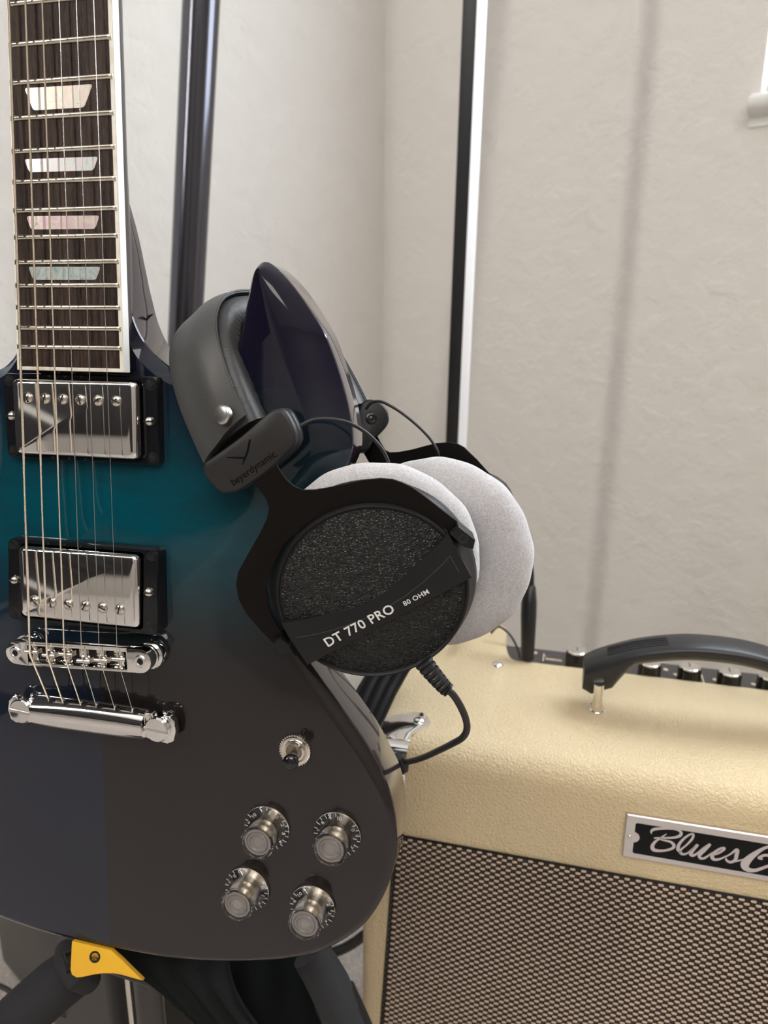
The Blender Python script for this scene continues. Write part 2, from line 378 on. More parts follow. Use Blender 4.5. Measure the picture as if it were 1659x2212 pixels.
# window sill with a rounded nose
prof = [(-40, 0), (12, 0), (20, -4), (23, -11), (20, -18), (12, -21), (2, -24), (2, -34), (0, -34), (0, -22), (-40, -22)]
g = Geo(); rr = []
for a in (WIN_A0-9, WIN_A0-6, WIN_A0+WIN_W+6, WIN_A0+WIN_W+9):
    sh = 3 if a in (WIN_A0-9, WIN_A0+WIN_W+9) else 0
    rr.append([room(a, b*(1 if sh == 0 else .85), WIN_Z0+z+(-2 if sh and z == 0 else 0)) for b, z in prof])
g.rings(rr); mk('trim_1', g.v, g.f, M_TRIM, smooth=50)['kind'] = 'structure'
for nm, f1 in (('baseboard_left', lambda s, t, z: room(t, s, z)), ('baseboard_right', lambda s, t, z: room(s, t, z))):
    g = Geo(); g.rings([[f1(s, t, z) for t, z in ((0, 0), (12, 0), (12, 75), (7, 88), (0, 90))] for s in (12 if nm[-1] == 't' and 'left' in nm else 0, 3300)])
    mk(nm, g.v, g.f, M_TRIM, smooth=30)['kind'] = 'structure'

# ================================================================== GUITAR
GBASE = (0, -186, 0)
guitar = empty('electric_guitar', g2w(GBASE), 'teal to blue-black double-cutaway electric guitar resting on a padded stand', 'guitar', M @ R)
XG = lambda v: (v[0], v[1]+186, v[2])
def GM(name, g, m, parent=guitar, **k): return mk(name, g.v, g.f, m, parent, XG, **k)
def gd(n): return 628.65/2**(n/12)                          # nut-to-fret distances, measured from the bridge
def fbw(y): return (43+9.6*(628.65-y)/314.3)*1.03+ .3
def fbc(y): return -0.4+ (y-150)*.0098                      # the neck runs very slightly off square
# body outline: outer x, outer y, drop of the outer edge, ridge x, ridge y
BO = [(2,-186.5,1.5,2,-182.5),(38,-185.7,1.5,37.5,-182),(68,-182,1.5,67,-178),(99,-175,1.5,97.5,-171.5),(126,-165,1.5,124,-162),(143,-153.4,1.5,140.5,-151),(156,-139.8,1.5,153,-138),
      (165.5,-121,1.5,162,-120),(170.3,-101,1.5,166.8,-100.5),(170.6,-83,1.5,167,-83.5),(166.8,-64.5,2,163,-66),(160.5,-51.7,2.5,156.5,-54),(153.5,-39.8,3,149.3,-43),(145,-28.4,3,140.5,-32),
      (138.4,-20,3,134,-24),(127,-5.8,3,122,-10),(118,6,3,112,2),(110,20,3,103,17),(106,38,4,96,38),(110,58,6,97,60),(121,78,8,104,82),(133,95,9,115,98),(139.5,108,10,123,108),
      (140.5,118,10,122,119),(138.5,130,10,118,131),(135.5,141,10,113.5,141),(131,154,10,108,154),(125.5,167,9,104,165),(119.5,176.5,8,101.5,173),(113,185.5,7,99.5,181),(107,192.5,6,97.8,188),
      (101.5,197.5,5,96.8,193),(97.5,200,4,95.8,196),(94,198.5,3,94.6,196),(91.5,193,1,93,193),(88.5,180,1,90.0,179),(84.5,164,1.5,86.5,162),(77,150,4,79.5,145.5),(67,143.5,4.5,67,137.5),
      (55,145,5,53,139),(44,149.8,5,40.5,144.5),(33,159.5,4,28.5,156),(27,172,2,25,171),(25,187,1,24,187),(24.6,200,.6,23.8,199.8),(24.2,214,.5,23.2,213.5),(22,230,.5,21,229.5),(16,246,.5,15,245)]
BL = [(-x if i < 40 else -x, y, d, -rx, ry) for i, (x, y, d, rx, ry) in enumerate(BO)]
BL = BL[::-1]
fix = {}
BLn = []
for (x, y, d, rx, ry) in BL:                                # the bass cutaway is wider and shallower
    if y > 140 and x > -84: x -= 9*min(1, (y-138)/25)*min(1, max(0, (200-y)/12)); rx -= 9*min(1, (y-138)/25)*min(1, max(0, (200-y)/12))
    BLn.append((x, y, d, rx, ry))
ctrl = BO + BLn[:-1]
ol = spline(ctrl, 7, True)
def zback(x, y):
    if abs(x) < 66 and y > 155:
        t = min(1, (y-155)/88); t = t*t*(3-2*t); return -34+21*t
    return -34
N = len(ol); nrm = []
for i in range(N):
    a = Vector(ol[(i-1) % N][:2]); b = Vector(ol[(i+1) % N][:2]); t = (b-a).normalized(); nrm.append(Vector((t.y, -t.x)))
def ring(fn): return [fn(ol[i], nrm[i]) for i in range(N)]
rings_ = []
def back(off, z): return ring(lambda o, n: (o[0]-n.x*off, o[1]-n.y*off, zback(o[0], o[1])+z))
def top(off, dz, t=0.):                                     # t blends from the edge to the ridge
    return ring(lambda o, n: ((o[0]-n.x*off)*(1-t)+o[3]*t, (o[1]-n.y*off)*(1-t)+o[4]*t, (-o[2]+dz)*(1-t)))
rs_side = [back(4, 0), back(1.2, 1.2), back(0, 4), ring(lambda o, n: (o[0], o[1], -o[2]-2.2))]
g = Geo(); g.rings(rs_side, cap=False); g.f.append(tuple(range(N))[::-1])
side = GM('body_side', g, M_SIDE, smooth=50, label='glossy dark purple-black sides and back')
g = Geo(); last = ring(lambda o, n: (o[3], o[4], 0))
inner = ring(lambda o, n: (o[3]-n.x*.8, o[4]-n.y*.8, .12))
g.rings([ring(lambda o, n: (o[0], o[1], -o[2]-2.2)), ring(lambda o, n: (o[0]-n.x*.25, o[1]-n.y*.25, -o[2]-1.0)), ring(lambda o, n: (o[0]-n.x*1.0, o[1]-n.y*1.0, -o[2]-.15)),
         ring(lambda o, n: ((o[0]-n.x)*.5+o[3]*.5, (o[1]-n.y)*.5+o[4]*.5, -o[2]*.45)), ring(lambda o, n: (o[0]*.02+o[3]*.98, o[1]*.02+o[4]*.98, -o[2]*.018)), inner], cap=False)
g.f.append(tuple(range(5*N, 6*N)))
GM('body_top', g, M_BODY, smooth=24, label='book-matched teal lacquered top darkening to blue-black')

# neck and heel
g = Geo(); rr = []
for y, hw, zb in ((148, 27.5, -14), (175, 27.5, -15), (195, 27.5, -16), (210, 27.0, -16.5), (225, 26.6, -15.5), (245, 26.4, -13.5), (300, 25.6, -12.5), (400, 24.2, -12.3), (500, 22.8, -11.8), (632, 21.2, -11)):
    pts = []
    for k in range(17):
        a = PI*k/16; pts.append((fbc(y)+hw*math.copysign(abs(math.cos(a))**.8, math.cos(a)), y, 3.5+(zb-3.5)*abs(math.sin(a))**.8))
    pts = [(fbc(y)+hw, y, 6.0)]+pts+[(fbc(y)-hw, y, 6.0)]
    rr.append(pts)
g.rings(rr); GM('neck', g, M_NECKB, smooth=40, label='dark glossy neck')
# heel joint ledge: the darker tenon shoulder with its chipped lacquer step
g = Geo(); pts = [gat(*p, -17) for p in ((330,679),(322,683),(318,690),(309,692),(300,696),(296,704))]
g.tube(pts, [.3, .8, .5, .9, .6, .2], 6); GM('lacquer_crack', g, M_HOLE, side, label='small chipped crack where the neck joins the body')
g = Geo(); fbz = 11.2
Y0 = 145.6
def fbpts(ins, y0=Y0, y1=628.65): return [(fbc(y0)-fbw(y0)/2+ins, y0), (fbc(y0)+fbw(y0)/2-ins, y0), (fbc(y1)+fbw(y1)/2-ins, y1), (fbc(y1)-fbw(y1)/2+ins, y1)]
g.prism(fbpts(1.9, Y0+1.9), 5.6, fbz+.05); GM('fretboard', g, M_ROSE, label='streaky dark rosewood fretboard')
g = Geo()
a, b = fbpts(0), fbpts(1.9, Y0+1.9)
for i, j in ((0, 1), (1, 2), (3, 0)):
    q = [a[i], a[j], b[j], b[i]]
    g.prism(q, 5.6, fbz)
GM('binding', g, M_BIND, smooth=None, bevel=(.35, 2, 40), label='aged cream binding round the fretboard')
g = Geo(); g.prism([(a[1][0]+.05, a[1][1]+.2), (a[1][0]+.35, a[1][1]+.2), (a[2][0]+.35, a[2][1]), (a[2][0]+.05, a[2][1])], 5.7, fbz-.4)
GM('side_binding', g, M_BINDSIDE, smooth=None, label='white edge of the fretboard')
for n in range(1, 25):
    y = gd(n); w = fbw(y)/2-.4; cx = fbc(y); g = Geo()
    prof = [(-1.25, 0), (-1.1, .55), (-.7, 1.0), (0, 1.2), (.7, 1.0), (1.1, .55), (1.25, 0)]
    g.rings([[(cx+x, y+p, fbz+q*s) for p, q in prof] for x, s in ((-w, .05), (-w+.9, .8), (-w+1.8, 1), (0, 1.05), (w-1.8, 1), (w-.9, .8), (w, .05))])
    GM('fret', g, M_FRET, smooth=60)
INL = [[(53,190.6),(200.3,182),(182,232),(72,238.6)], [(52.2,344),(212.3,338.4),(202,368.3),(63.6,372)], [(56.7,467.2),(215,465.5),(206,494.7),(67,495.7)], [(61.1,576.4),(217.4,576.4),(207.8,604.6),(72.1,604.6)]]
for m_, q in zip(M_PEARL, INL):
    p = [gat(x, y, fbz)[:2] for x, y in q]; c = [sum(v[i] for v in p)/4 for i in (0, 1)]
    out = []
    for i in range(4):                                      # rounded corners
        P, Q, S = Vector(p[i-1]), Vector(p[i]), Vector(p[(i+1) % 4])
        out += [tuple(Q+(P-Q).normalized()*1.3), tuple(Q+((P-Q).normalized()+(S-Q).normalized())*.32), tuple(Q+(S-Q).normalized()*1.3)]
    g = Geo(); g.prism(out, fbz-.5, fbz+.09); GM('inlay', g, m_, smooth=None, label='pearl trapezoid inlay')
g = Geo(); g.box((-22, 628.65, 5), (22, 634, 12.6)); GM('nut', g, M_BIND, bevel=(.5, 2, 40))

# strings
SD = [(1.25, M_FRET), (1.05, M_FRET), (.85, M_FRET), (.55, M_NICKEL), (.42, M_NICKEL), (.36, M_NICKEL)]
BRZ = 16.4
M_WOUND = mat('wound_string', (.78, .67, .54), .3, 1.0)
_v = coords(M_WOUND); _wv = nd(M_WOUND, 'ShaderNodeTexWave', bands_direction='Y'); lk(M_WOUND, _v, _wv.inputs[0]); _wv.inputs['Scale'].default_value = 900; bump(M_WOUND, _wv.outputs['Fac'], .6, .0004)
M_PLAIN = mat('plain_string', (.80, .79, .76), .18, 1.0)
TAILH = []
for i, (d, m_) in enumerate(SD):
    xb = -26.9+i*(51.6/5); xn = -17.2+i*(36.0/5); sy = -3.2+i*.62
    xt = gat(*[(104,1509),(136,1518),(174,1522),(208,1527.5),(247,1530),(285.5,1533.5)][i], 10.2); TAILH.append(xt)
    g = Geo(); g.tube([(xn, 630, 12.8), (xn*.6+xb*.4, 380, 14.2), (xb, sy+6, BRZ), (xb, sy, BRZ), (xt.x, xt.y, 10.0)], d/2, 8)
    GM('string', g, M_WOUND if i < 3 else M_PLAIN, smooth=80, label='wound string' if i < 3 else 'plain steel string')

# pickups
def pickup(yc, zr0, zr1, zt, pole_y, slots, lab):
    """ring whose top slopes from zr0 (neck side) to zr1, cover proud at zt"""
    g = Geo(); o = rrect(-44.6, yc-22.3, 44.6, yc+22.3, 3); hz = lambda y: zr1+(zr0-zr1)*(y-yc+22.3)/44.6
    i_ = rrect(-36.2, yc-20.2, 36.2, yc+20.2, 2); n = len(o)
    out0 = [(x, y, 0) for x, y in o]; o1 = [(x*.99, yc+(y-yc)*.985, hz(y)-.8) for x, y in o]; o2 = [(x*.98, yc+(y-yc)*.965, hz(y)) for x, y in o]
    i1 = [(x, y, hz(y)) for x, y in i_]; i0 = [(x, y, 2) for x, y in i_]
    g.rings([out0, o1, o2, i1, i0], cap=False); g.f.append(tuple(range(4*n, 5*n)))
    pr = GM('pickup_ring', g, M_BLACKGLOSS, smooth=40, label=lab)
    # chrome cover
    g = Geo(); a_ = rrect(-35, yc-19.2, 35, yc+19.2, 3.0); rg = []
    for ins, z in ((0, 2), (0, zt-2.2), (.3, zt-1.0), (1.0, zt-.3), (2.2, zt)):
        rg.append([((x*(1-ins/35)), yc+(y-yc)*(1-ins/19.2), z) for x, y in a_])
    g.rings(rg); GM('pickup_cover', g, M_CHROME, pr, smooth=50, label='mirror chrome pickup cover')
    for k in range(6):
        x = -25.4+k*10.0; gg = Geo(); z = zt
        gg.lathe([(3.1, z-.2), (3.1, z+.05), (2.6, z+.05), (2.6, z+.35), (2.1, z+.9), (1.0, z+1.15), (0, z+1.2)], 20, lambda v, x=x: (x+v[0], yc+pole_y+v[1], v[2]))
        ps = GM('pole_screw', gg, M_NICKEL, pr, smooth=50)
        a2 = slots[k]; gg = Geo(); cx, cy = x, yc+pole_y; dx, dy = math.cos(a2), math.sin(a2)
        gg.prism([(cx+dx*2.3-dy*.3, cy+dy*2.3+dx*.3), (cx-dx*2.3-dy*.3, cy-dy*2.3+dx*.3), (cx-dx*2.3+dy*.3, cy-dy*2.3-dx*.3), (cx+dx*2.3+dy*.3, cy+dy*2.3-dx*.3)], z+.5, z+1.22)
        GM('screw_slot', gg, M_HOLE, pr, smooth=None)
    for x in (-39.6, 39.6):
        gg = Geo(); z = hz(yc); screw_geo(gg, (x, yc, z-.2), (1,0,0), (0,1,0), (0,0,1), 2.4, 2.0, .7); GM('height_screw', gg, M_NICKEL, pr, smooth=50)
        gg = Geo(); gg.prism([(x-2.2, yc-.3), (x+2.2, yc-.3), (x+2.2, yc+.3), (x-2.2, yc+.3)], z+1.6, z+2.75); GM('screw_slot', gg, M_HOLE, pr, smooth=None)
    for x in (-40.4, 40.4):
        for dy in (-18.2, 18.2):
            z = hz(yc+dy); gg = Geo()
            gg.lathe([(2.9, z-.3), (2.9, z+.1), (2.3, z+.1), (2.2, z-.2), (1.9, z+.35), (0, z+.55)], 20, lambda v, x=x, dy=dy: (x+v[0], yc+dy+v[1], v[2])); GM('ring_screw', gg, M_SCREW, pr, smooth=40)
            gg = Geo(); gg.box((x-1.5, yc+dy-.3, z+.3), (x+1.5, yc+dy+.3, z+.62)); gg.box((x-.3, yc+dy-1.5, z+.3), (x+.3, yc+dy+1.5, z+.62)); GM('screw_cross', gg, M_HOLE, pr, smooth=None)
    return pr
pickup(122.0, 5.0, 4.4, 10.4, 9.6, [1.9, 1.3, 1.2, 1.8, .55, -.45], 'black plastic ring of the neck pickup')
pickup(34.9, 7.6, 10.4, 12.6, -9.6, [2.4, 1.6, -.6, 1.0, -.35, 1.3], 'taller black plastic ring of the bridge pickup')

# bridge: a slab on two posts with six saddles
br = bpy.data.objects.new('bridge', None); C.objects.link(br); br.parent = guitar; br['label'] = 'chrome saddle bridge on two posts'
br.location = (0, .186-.0022, 0); br.rotation_euler = (0, 0, math.radians(2.5))
def BMk(name, g, m, **k): return mk(name, g.v, g.f, m, br, **k)
def stad(L, r, n=10):
    return [(L/2-r+r*math.cos(math.radians(-90+180*k/n)), r*math.sin(math.radians(-90+180*k/n))) for k in range(n+1)]+[(-L/2+r+r*math.cos(math.radians(90+180*k/n)), r*math.sin(math.radians(90+180*k/n))) for k in range(n+1)]
g = Geo(); o_ = stad(86, 6.4); cav = rrect(-29, -4.2, 29, 4.2, .8, 1)
zt = 15.1
# frame with an open channel: two rails, two ends, a floor
g.prism(o_, 7.5, 10.5)
for s in (-1, 1):
    g.box((-29.4, min(s*4.6, s*6.4), 10.5), (29.4, max(s*4.6, s*6.4), zt))
for s in (-1, 1):
    e = [(p if s*p[0] > 29.4 else (s*29.4, p[1])) for p in o_ if s*p[0] > 20]
    e = sorted(e, key=lambda p: math.atan2(p[1], (p[0]-s*33)))
    if s < 0: e = sorted([(s*29.4, -6.4), (s*29.4, 6.4)]+[p for p in o_ if s*p[0] > 29.4], key=lambda p: math.atan2(p[1], -(p[0]-s*33)))
    else: e = sorted([(s*29.4, -6.4), (s*29.4, 6.4)]+[p for p in o_ if s*p[0] > 29.4], key=lambda p: math.atan2(p[1], (p[0]-s*33)))
    g.prism(e, 10.5, zt)
BMk('bridge_frame', g, M_CHROME, bevel=(.5, 2, 50), smooth=40)
for i in range(6):
    x = -26.9+i*(51.6/5); sy = [1.1, -.2, 1.0, -2.0, -1.0, .2][i]; gg = Geo()
    d_ = 1 if i < 3 else -1
    gg.rings([[(x+a_, sy+p, q) for p, q in ((-1.6, 10.6), (1.6, 10.6), (1.3*(1 if d_ > 0 else 1), 15.2), (.2, 16.0), (-.9, 15.6))] for a_ in (-3.9, 3.9)])
    BMk('saddle', gg, M_NICKEL, bevel=(.2, 1, 50), smooth=30)
    gg = Geo(); gg.tube([(x-.0, -4.4, 12.6), (x, 4.4, 12.6)], 1.25, 10); BMk('saddle_screw', gg, M_NICKEL)
    gg = Geo(); gg.box((x+2.2, -4.3, 10.55), (x+4.7, 4.3, 10.75)); BMk('saddle_gap', gg, M_HOLE, smooth=None)
for s in (-1, 1):
    x = s*37
    gg = Geo(); gg.lathe([(3.4, zt-.1), (3.4, zt+.12), (2.9, zt+.5), (1.9, zt+.5), (1.6, zt+.2)], 24, lambda v: (x+v[0], v[1], v[2])); BMk('post_screw', gg, M_CHROME)
    gg = Geo(); gg.lathe([(1.7, zt+.2), (1.7, zt+.36)], 6, lambda v: (x+v[0], v[1], v[2])); BMk('post_socket', gg, M_HOLE, smooth=None)
    gg = Geo(); gg.lathe([(6.4, -.1), (6.8, .6), (6.8, 1.2), (5.4, 1.5), (3.6, 1.6), (3.6, 4.0), (7.4, 4.1), (7.6, 4.6), (7.6, 6.2), (7.0, 6.8), (3.4, 7.0), (3.4, 7.6)], 32, lambda v: (x+v[0], v[1], v[2])); BMk('bridge_post', gg, M_CHROME, smooth=30)

# stop tailpiece
tp = bpy.data.objects.new('tailpiece', None); C.objects.link(tp); tp.parent = guitar; tp['label'] = 'chrome stop bar tailpiece holding the string ends'
tp.location = (.0018, .186-.0392, 0)
def TM(name, g, m, **k): return mk(name, g.v, g.f, m, tp, **k)
g = Geo(); rr = []
for k in range(25):
    x = -33.5+67*k/24; s = 1-.10*(abs(x)/33.5)**3
    rr.append([(x, y*s, 4.4+z) for y, z in ((-8.6, 1.2), (-8.8, 3.2), (-7.6, 5.6), (-5.2, 7.6), (-2, 8.8), (1.6, 9.0), (5.0, 8.2), (7.4, 6.2), (8.8, 4.2), (9.0, 1.0), (7.8, .2), (0, 0), (-7.6, .2))])
g.rings(rr); TM('tail_bar', g, M_CHROME, smooth=50)
for s in (-1, 1):
    pts = [(33.4, -6.6), (46, -8.4), (49.5, -6.6), (50.8, -1), (50.2, 4.5), (47.6, 7.4), (44.6, 7.2), (43.4, 4.0), (38.6, 4.0), (37.4, 7.6), (33.4, 7.4)]
    pts = [(x*s, y) for x, y in pts]
    if s < 0: pts = pts[::-1]
    gg = Geo(); gg.prism(pts, 4.2, 8.8); TM('tail_lug', gg, M_CHROME, bevel=(.8, 3, 40), smooth=40)
    gg = Geo(); X0 = 41*s
    gg.lathe([(6.2, 0), (6.6, .6), (6.6, 1.2), (4, 1.5), (4, 8.8), (6.6, 8.9), (7.0, 9.4), (7.0, 10.8), (6.3, 11.6), (0, 11.8)], 32, lambda v: (X0+v[0], v[1], v[2])); st = TM('stud', gg, M_CHROME, smooth=30)
    gg = Geo(); a2 = math.radians(-4); gg.box((-6.9, -.75, 11.2), (6.9, .75, 11.95)); gg.v = [Vector((X0+v.x*math.cos(a2)-v.y*math.sin(a2), v.x*math.sin(a2)+v.y*math.cos(a2), v.z)) for v in gg.v]; TM('stud_slot', gg, M_STEEL, smooth=None, label='screwdriver slot across the stud')
for xt in TAILH:
    gg = Geo(); xx, yy = xt.x-1.8, 8.9
    gg.tube([(xx+1.6, yy-2, 9.4), (xx+1.6, yy+.15, 9.4)], 1.5, 14); TM('string_hole', gg, M_HOLE)
    gg = Geo(); gg.tube([(xx, yy-1, 9.2), (xx, yy+1.2, 9.6)], [.9, .6], 10); TM('ball_end', gg, M_WOUND)

# toggle switch
tgp = gat(638, 1620, 1); gg = Geo()
NT = 36; prof = []
gg.lathe([(4.6, 0), (8.2, 0), (8.2, 1.8), (7.4, 2.2), (6.4, 2.2), (5.6, 1.9), (5.4, 3.2), (4.4, 3.4), (4.1, 1.2)], 40, lambda v: (tgp.x+v[0]*(1+.0), tgp.y+v[1], v[2]), close=True)
sw = GM('toggle_switch', gg, M_NICKEL, smooth=35, label='nickel selector switch with a black tip')
for k in range(36):
    a = 2*PI*k/36; gg2 = Geo(); cx, cy = tgp.x+8.2*math.cos(a), tgp.y+8.2*math.sin(a)
    if k == 0: KN = Geo()
    KN.box((cx-.35, cy-.35, .2), (cx+.35, cy+.35, 2.1))
GM('knurled_edge', KN, M_NICKEL, sw, smooth=None)
gg = Geo(); gg.lathe([(0, .9), (4.2, .9)], 20, lambda v: (tgp.x+v[0], tgp.y+v[1], v[2])); GM('switch_well', gg, M_BRASS, sw)
tip = gat(627, 1648, 19); b0 = Vector((tgp.x, tgp.y, 1.0))
gg = Geo(); gg.tube([b0, b0.lerp(tip, .25), b0.lerp(tip, .36)], [1.6, 2.0, 1.8], 14); GM('switch_lever', gg, M_NICKEL, sw)
gg = Geo(); pth = [b0.lerp(tip, t) for t in (.34, .36, .5, .7, .82, .92, .98, 1.02, 1.035)]; gg.tube(pth, [1.0, 2.3, 2.5, 2.9, 3.7, 4.0, 3.4, 1.9, .2], 20); GM('switch_tip', gg, M_BLACKGLOSS, sw, smooth=60)

# four control knobs
KC = [(100.84, -92.08, 75, 'upper left'), (139.82, -89.26, 20, 'upper right'), (89.48, -130.1, 12, 'lower left'), (126.95, -133.9, 75, 'lower right')]
for kx, ky, zero, nm in KC:
    fr = lambda v, kx=kx, ky=ky: (kx+v[0], ky+v[1], v[2])
    gg = Geo()
    gg.lathe([(0, .8), (12.2, .8), (12.7, 1.1), (12.7, 1.9), (12.2, 2.3), (9.6, 3.9), (8.2, 6.2), (7.9, 8.5), (8.3, 11.5), (9.1, 14.2), (9.0, 14.9), (8.4, 15.1), (7.9, 14.8), (7.4, 13.6), (5.6, 13.5), (5.2, 13.9), (4.7, 14.0), (4.3, 13.4), (2.6, 12.8), (1.0, 12.7), (0, 12.7)], 48, fr)
    kn = GM('control_knob', gg, M_ACRYL, smooth=40, label='clear top-hat knob at the %s of four' % nm)
    gg = Geo(); gg.lathe([(3.4, 1.0), (3.4, 1.4), (3.0, 5), (2.6, 8), (1.6, 9.0), (1.0, 12.2), (0, 12.3)], 28, fr); GM('brass_core', gg, M_BRASS, kn, smooth=40)
    gg = Geo(); gg.lathe([(7.2, 13.7), (7.1, 14.2), (6.2, 14.3), (5.7, 13.6), (5.2, 14.5), (4.5, 14.7), (3.9, 13.8), (2.6, 13.9), (2.0, 13.1), (1.1, 13.0), (.9, 13.6), (0, 13.8)], 40, fr); GM('top_rings', gg, M_SHEEN_ACRYL, kn, smooth=40, label='concentric rings of the knob top, reflected sheen put into their colour')
    gg = Geo()
    for k in range(21):
        a = math.radians(zero-15*k+15); c, s = math.cos(a), math.sin(a)
        long_ = 9.6 if k % 2 == 0 else 10.4
        z = lambda r: .75
        q = [(r*c-w*s, r*s+w*c, 1.05 + 0*r) for r, w in ((12.3, -.2), (12.3, .2), (long_, .2), (long_, -.2))]
        gg.add([fr((p[0], p[1], h)) for h in (.62, .74) for p in q], [(0,1,2,3),(7,6,5,4),(0,4,5,1),(1,5,6,2),(2,6,7,3),(3,7,4,0)])
    for k in range(11):
        a = math.radians(zero+7-30*k-2); c, s = math.cos(a), math.sin(a)
        tg = text_geo(str(k), 3.0, lambda v, c=c, s=s: fr(((8.0+v[1])*c+v[0]*s, (8.0+v[1])*s-v[0]*c, .66+v[2])), .06, 'CENTER', offset=.012)
        gg.add(tg.v, tg.f)
    GM('dial_markings', gg, M_WHITE_INK, kn, smooth=None, label='white ticks and numbers 0 to 10')

# ================================================================== HEADPHONES  (built in the camera frame, mm)
HB = Vector((-60, 20, -380))
hp = empty('headphones', c2w(HB), 'black closed-back studio headphones with grey velour pads hung over the guitar horn', 'headphones')
Lh = c2w(HB)
XH = lambda v: c2w(v)-Lh
def HM(name, g, m, parent=hp, **k): return mk(name, g.v, g.f, m, parent, XH, **k)
# --- front cup frame
Nf = Vector((.03, -.37, .93)).normalized()
uxf = Vector((.864, .499, 0)); uxf = (uxf-Nf*uxf.dot(Nf)).normalized(); uyf = Nf.cross(uxf)
Cf = ray(806, 1286)*343
FF = frame(Cf, uxf, uyf, Nf)
def on_f(x, y, off=0.):
    p = plane_at(x, y, Cf+Nf*off, Nf)-Cf; return (p.dot(uxf), p.dot(uyf))
g = Geo(); g.lathe([(30, -24), (48.6, -22), (50.4, -19), (50.2, -14), (48.4, -9), (45.6, -5), (45.2, -1.4), (44.6, -.4), (43.9, -.1), (43.4, -.5), (43.0, -1.4), (41.8, -1.6), (0, -1.6)], 96, FF)
cup = HM('ear_cup', g, M_PLASTIC, smooth=35, label='black plastic ear cup nearest the camera')
g = Geo(); rr = []
for i in range(13):
    r = 42.6*i/12; rr.append((r, -1.3+ 2.6*(1-(r/42.6)**2)))
g.lathe(rr[1:][::-1]+[(0, 1.3)], 96, FF); HM('cup_plate', g, M_GRAIN, cup, label='leather-grained outer plate', smooth=40)
# badge bar with a curved upper edge
low = [(-44.2, -16.2), (44.4, -12.2)]
g = Geo()
def up_edge(u): return .6+.0047*u*u+.04*u
def pl_edge(u): return -6.4+.0048*u*u+.04*u
us = [-44.3+88.7*k/24 for k in range(25)]
lowf = lambda u: -14.4+.045*u
rr = []
for u in us:
    zz = 3.0
    rr.append([FF((u, lowf(u)-.5, -1.6)), FF((u, lowf(u), zz-.2)), FF((u, lowf(u)+.4, zz)), FF((u, pl_edge(u), zz)), FF((u, up_edge(u), .7)), FF((u, up_edge(u)+.3, -1.6))])
g.rings(rr); bd = HM('badge_bar', g, M_PLASTIC, cup, smooth=20, label='raised diagonal bar with the white model lettering')
# little end flats beyond the bar, with thin inlaid outline
g = Geo()
us2 = [-41.5+82.0*k/30 for k in range(31)]
line = [(u, pl_edge(u)-.9) for u in us2]+[(40.5, lowf(40.5)+5.5)]
for p, q in zip(line[:-1], line[1:]):
    d = (Vector(q)-Vector(p)).normalized(); n2 = Vector((-d.y, d.x))*.09
    g.add([FF((p[0]+n2.x, p[1]+n2.y, 3.05)), FF((p[0]-n2.x, p[1]-n2.y, 3.05)), FF((q[0]-n2.x, q[1]-n2.y, 3.05)), FF((q[0]+n2.x, q[1]+n2.y, 3.05))], [(0,1,2,3)])
M_LINE = mat('grey_fine_line', (.10, .10, .105), .4); HM('fine_line', g, M_LINE, cup, smooth=None)
def txt(name, s, x, y, size, par, rotdeg=2.2, space=1.0, off=.0, m=M_WHITE_INK, z=3.04, xsc=1.0):
    c, s_ = math.cos(math.radians(rotdeg)), math.sin(math.radians(rotdeg))
    tg = text_geo(s, size, lambda v: FF((x+(v[0]*xsc)*c-v[1]*s_, y+(v[0]*xsc)*s_+v[1]*c, z+v[2])), .03, space=space, offset=off)
    return mk(name, tg.v, tg.f, m, par, XH, smooth=None)
txt('lettering', 'DT 770 PRO', -31.2, -12.4, 6.9, cup, off=.10, xsc=.96, space=1.06)['label'] = 'white lettering DT 770 PRO'
txt('lettering', '80 OHM', 10.8, -10.6, 3.5, cup, off=.05, space=1.08)['label'] = 'small white lettering 80 OHM'
# pad of the front cup: crimped velour ring
def pad(fr, R0, r, zc, name, lab, crimp=0.0, flat=1.0, seg=120):
    g = Geo(); rr = []
    for k in range(seg):
        a = 2*PI*k/seg; ring_ = []
        for j in range(20):
            t = 2*PI*j/20; rad = R0+r*math.cos(t)*1.02; h = r*.72*math.sin(t)
            if crimp: rad += crimp*max(0, math.sin(t))*(math.sin(a*46)+.6*math.sin(a*31+1.3))*max(0, math.cos(t)+.35)
            rad += .25*math.sin(a*9+1)+.2*math.sin(a*17)
            ring_.append(fr((rad*math.cos(a), rad*math.sin(a), zc+h*flat)))
        rr.append(ring_)
    g.rings(rr, closed=True, cap=False); return HM(name, g, M_VELOUR, smooth=80, label=lab)
pad(frame(Cf+uxf*2-Nf*0, uxf, uyf, Nf), 37.5, 15.0, -33, 'ear_pad', 'crimped grey velour pad of the near cup', crimp=.45)
g = Geo(); g.lathe([(0, -26), (30, -26)], 48, frame(Cf+uxf*2, uxf, uyf, Nf)); HM('ear_baffle', g, M_FOAM, cup)
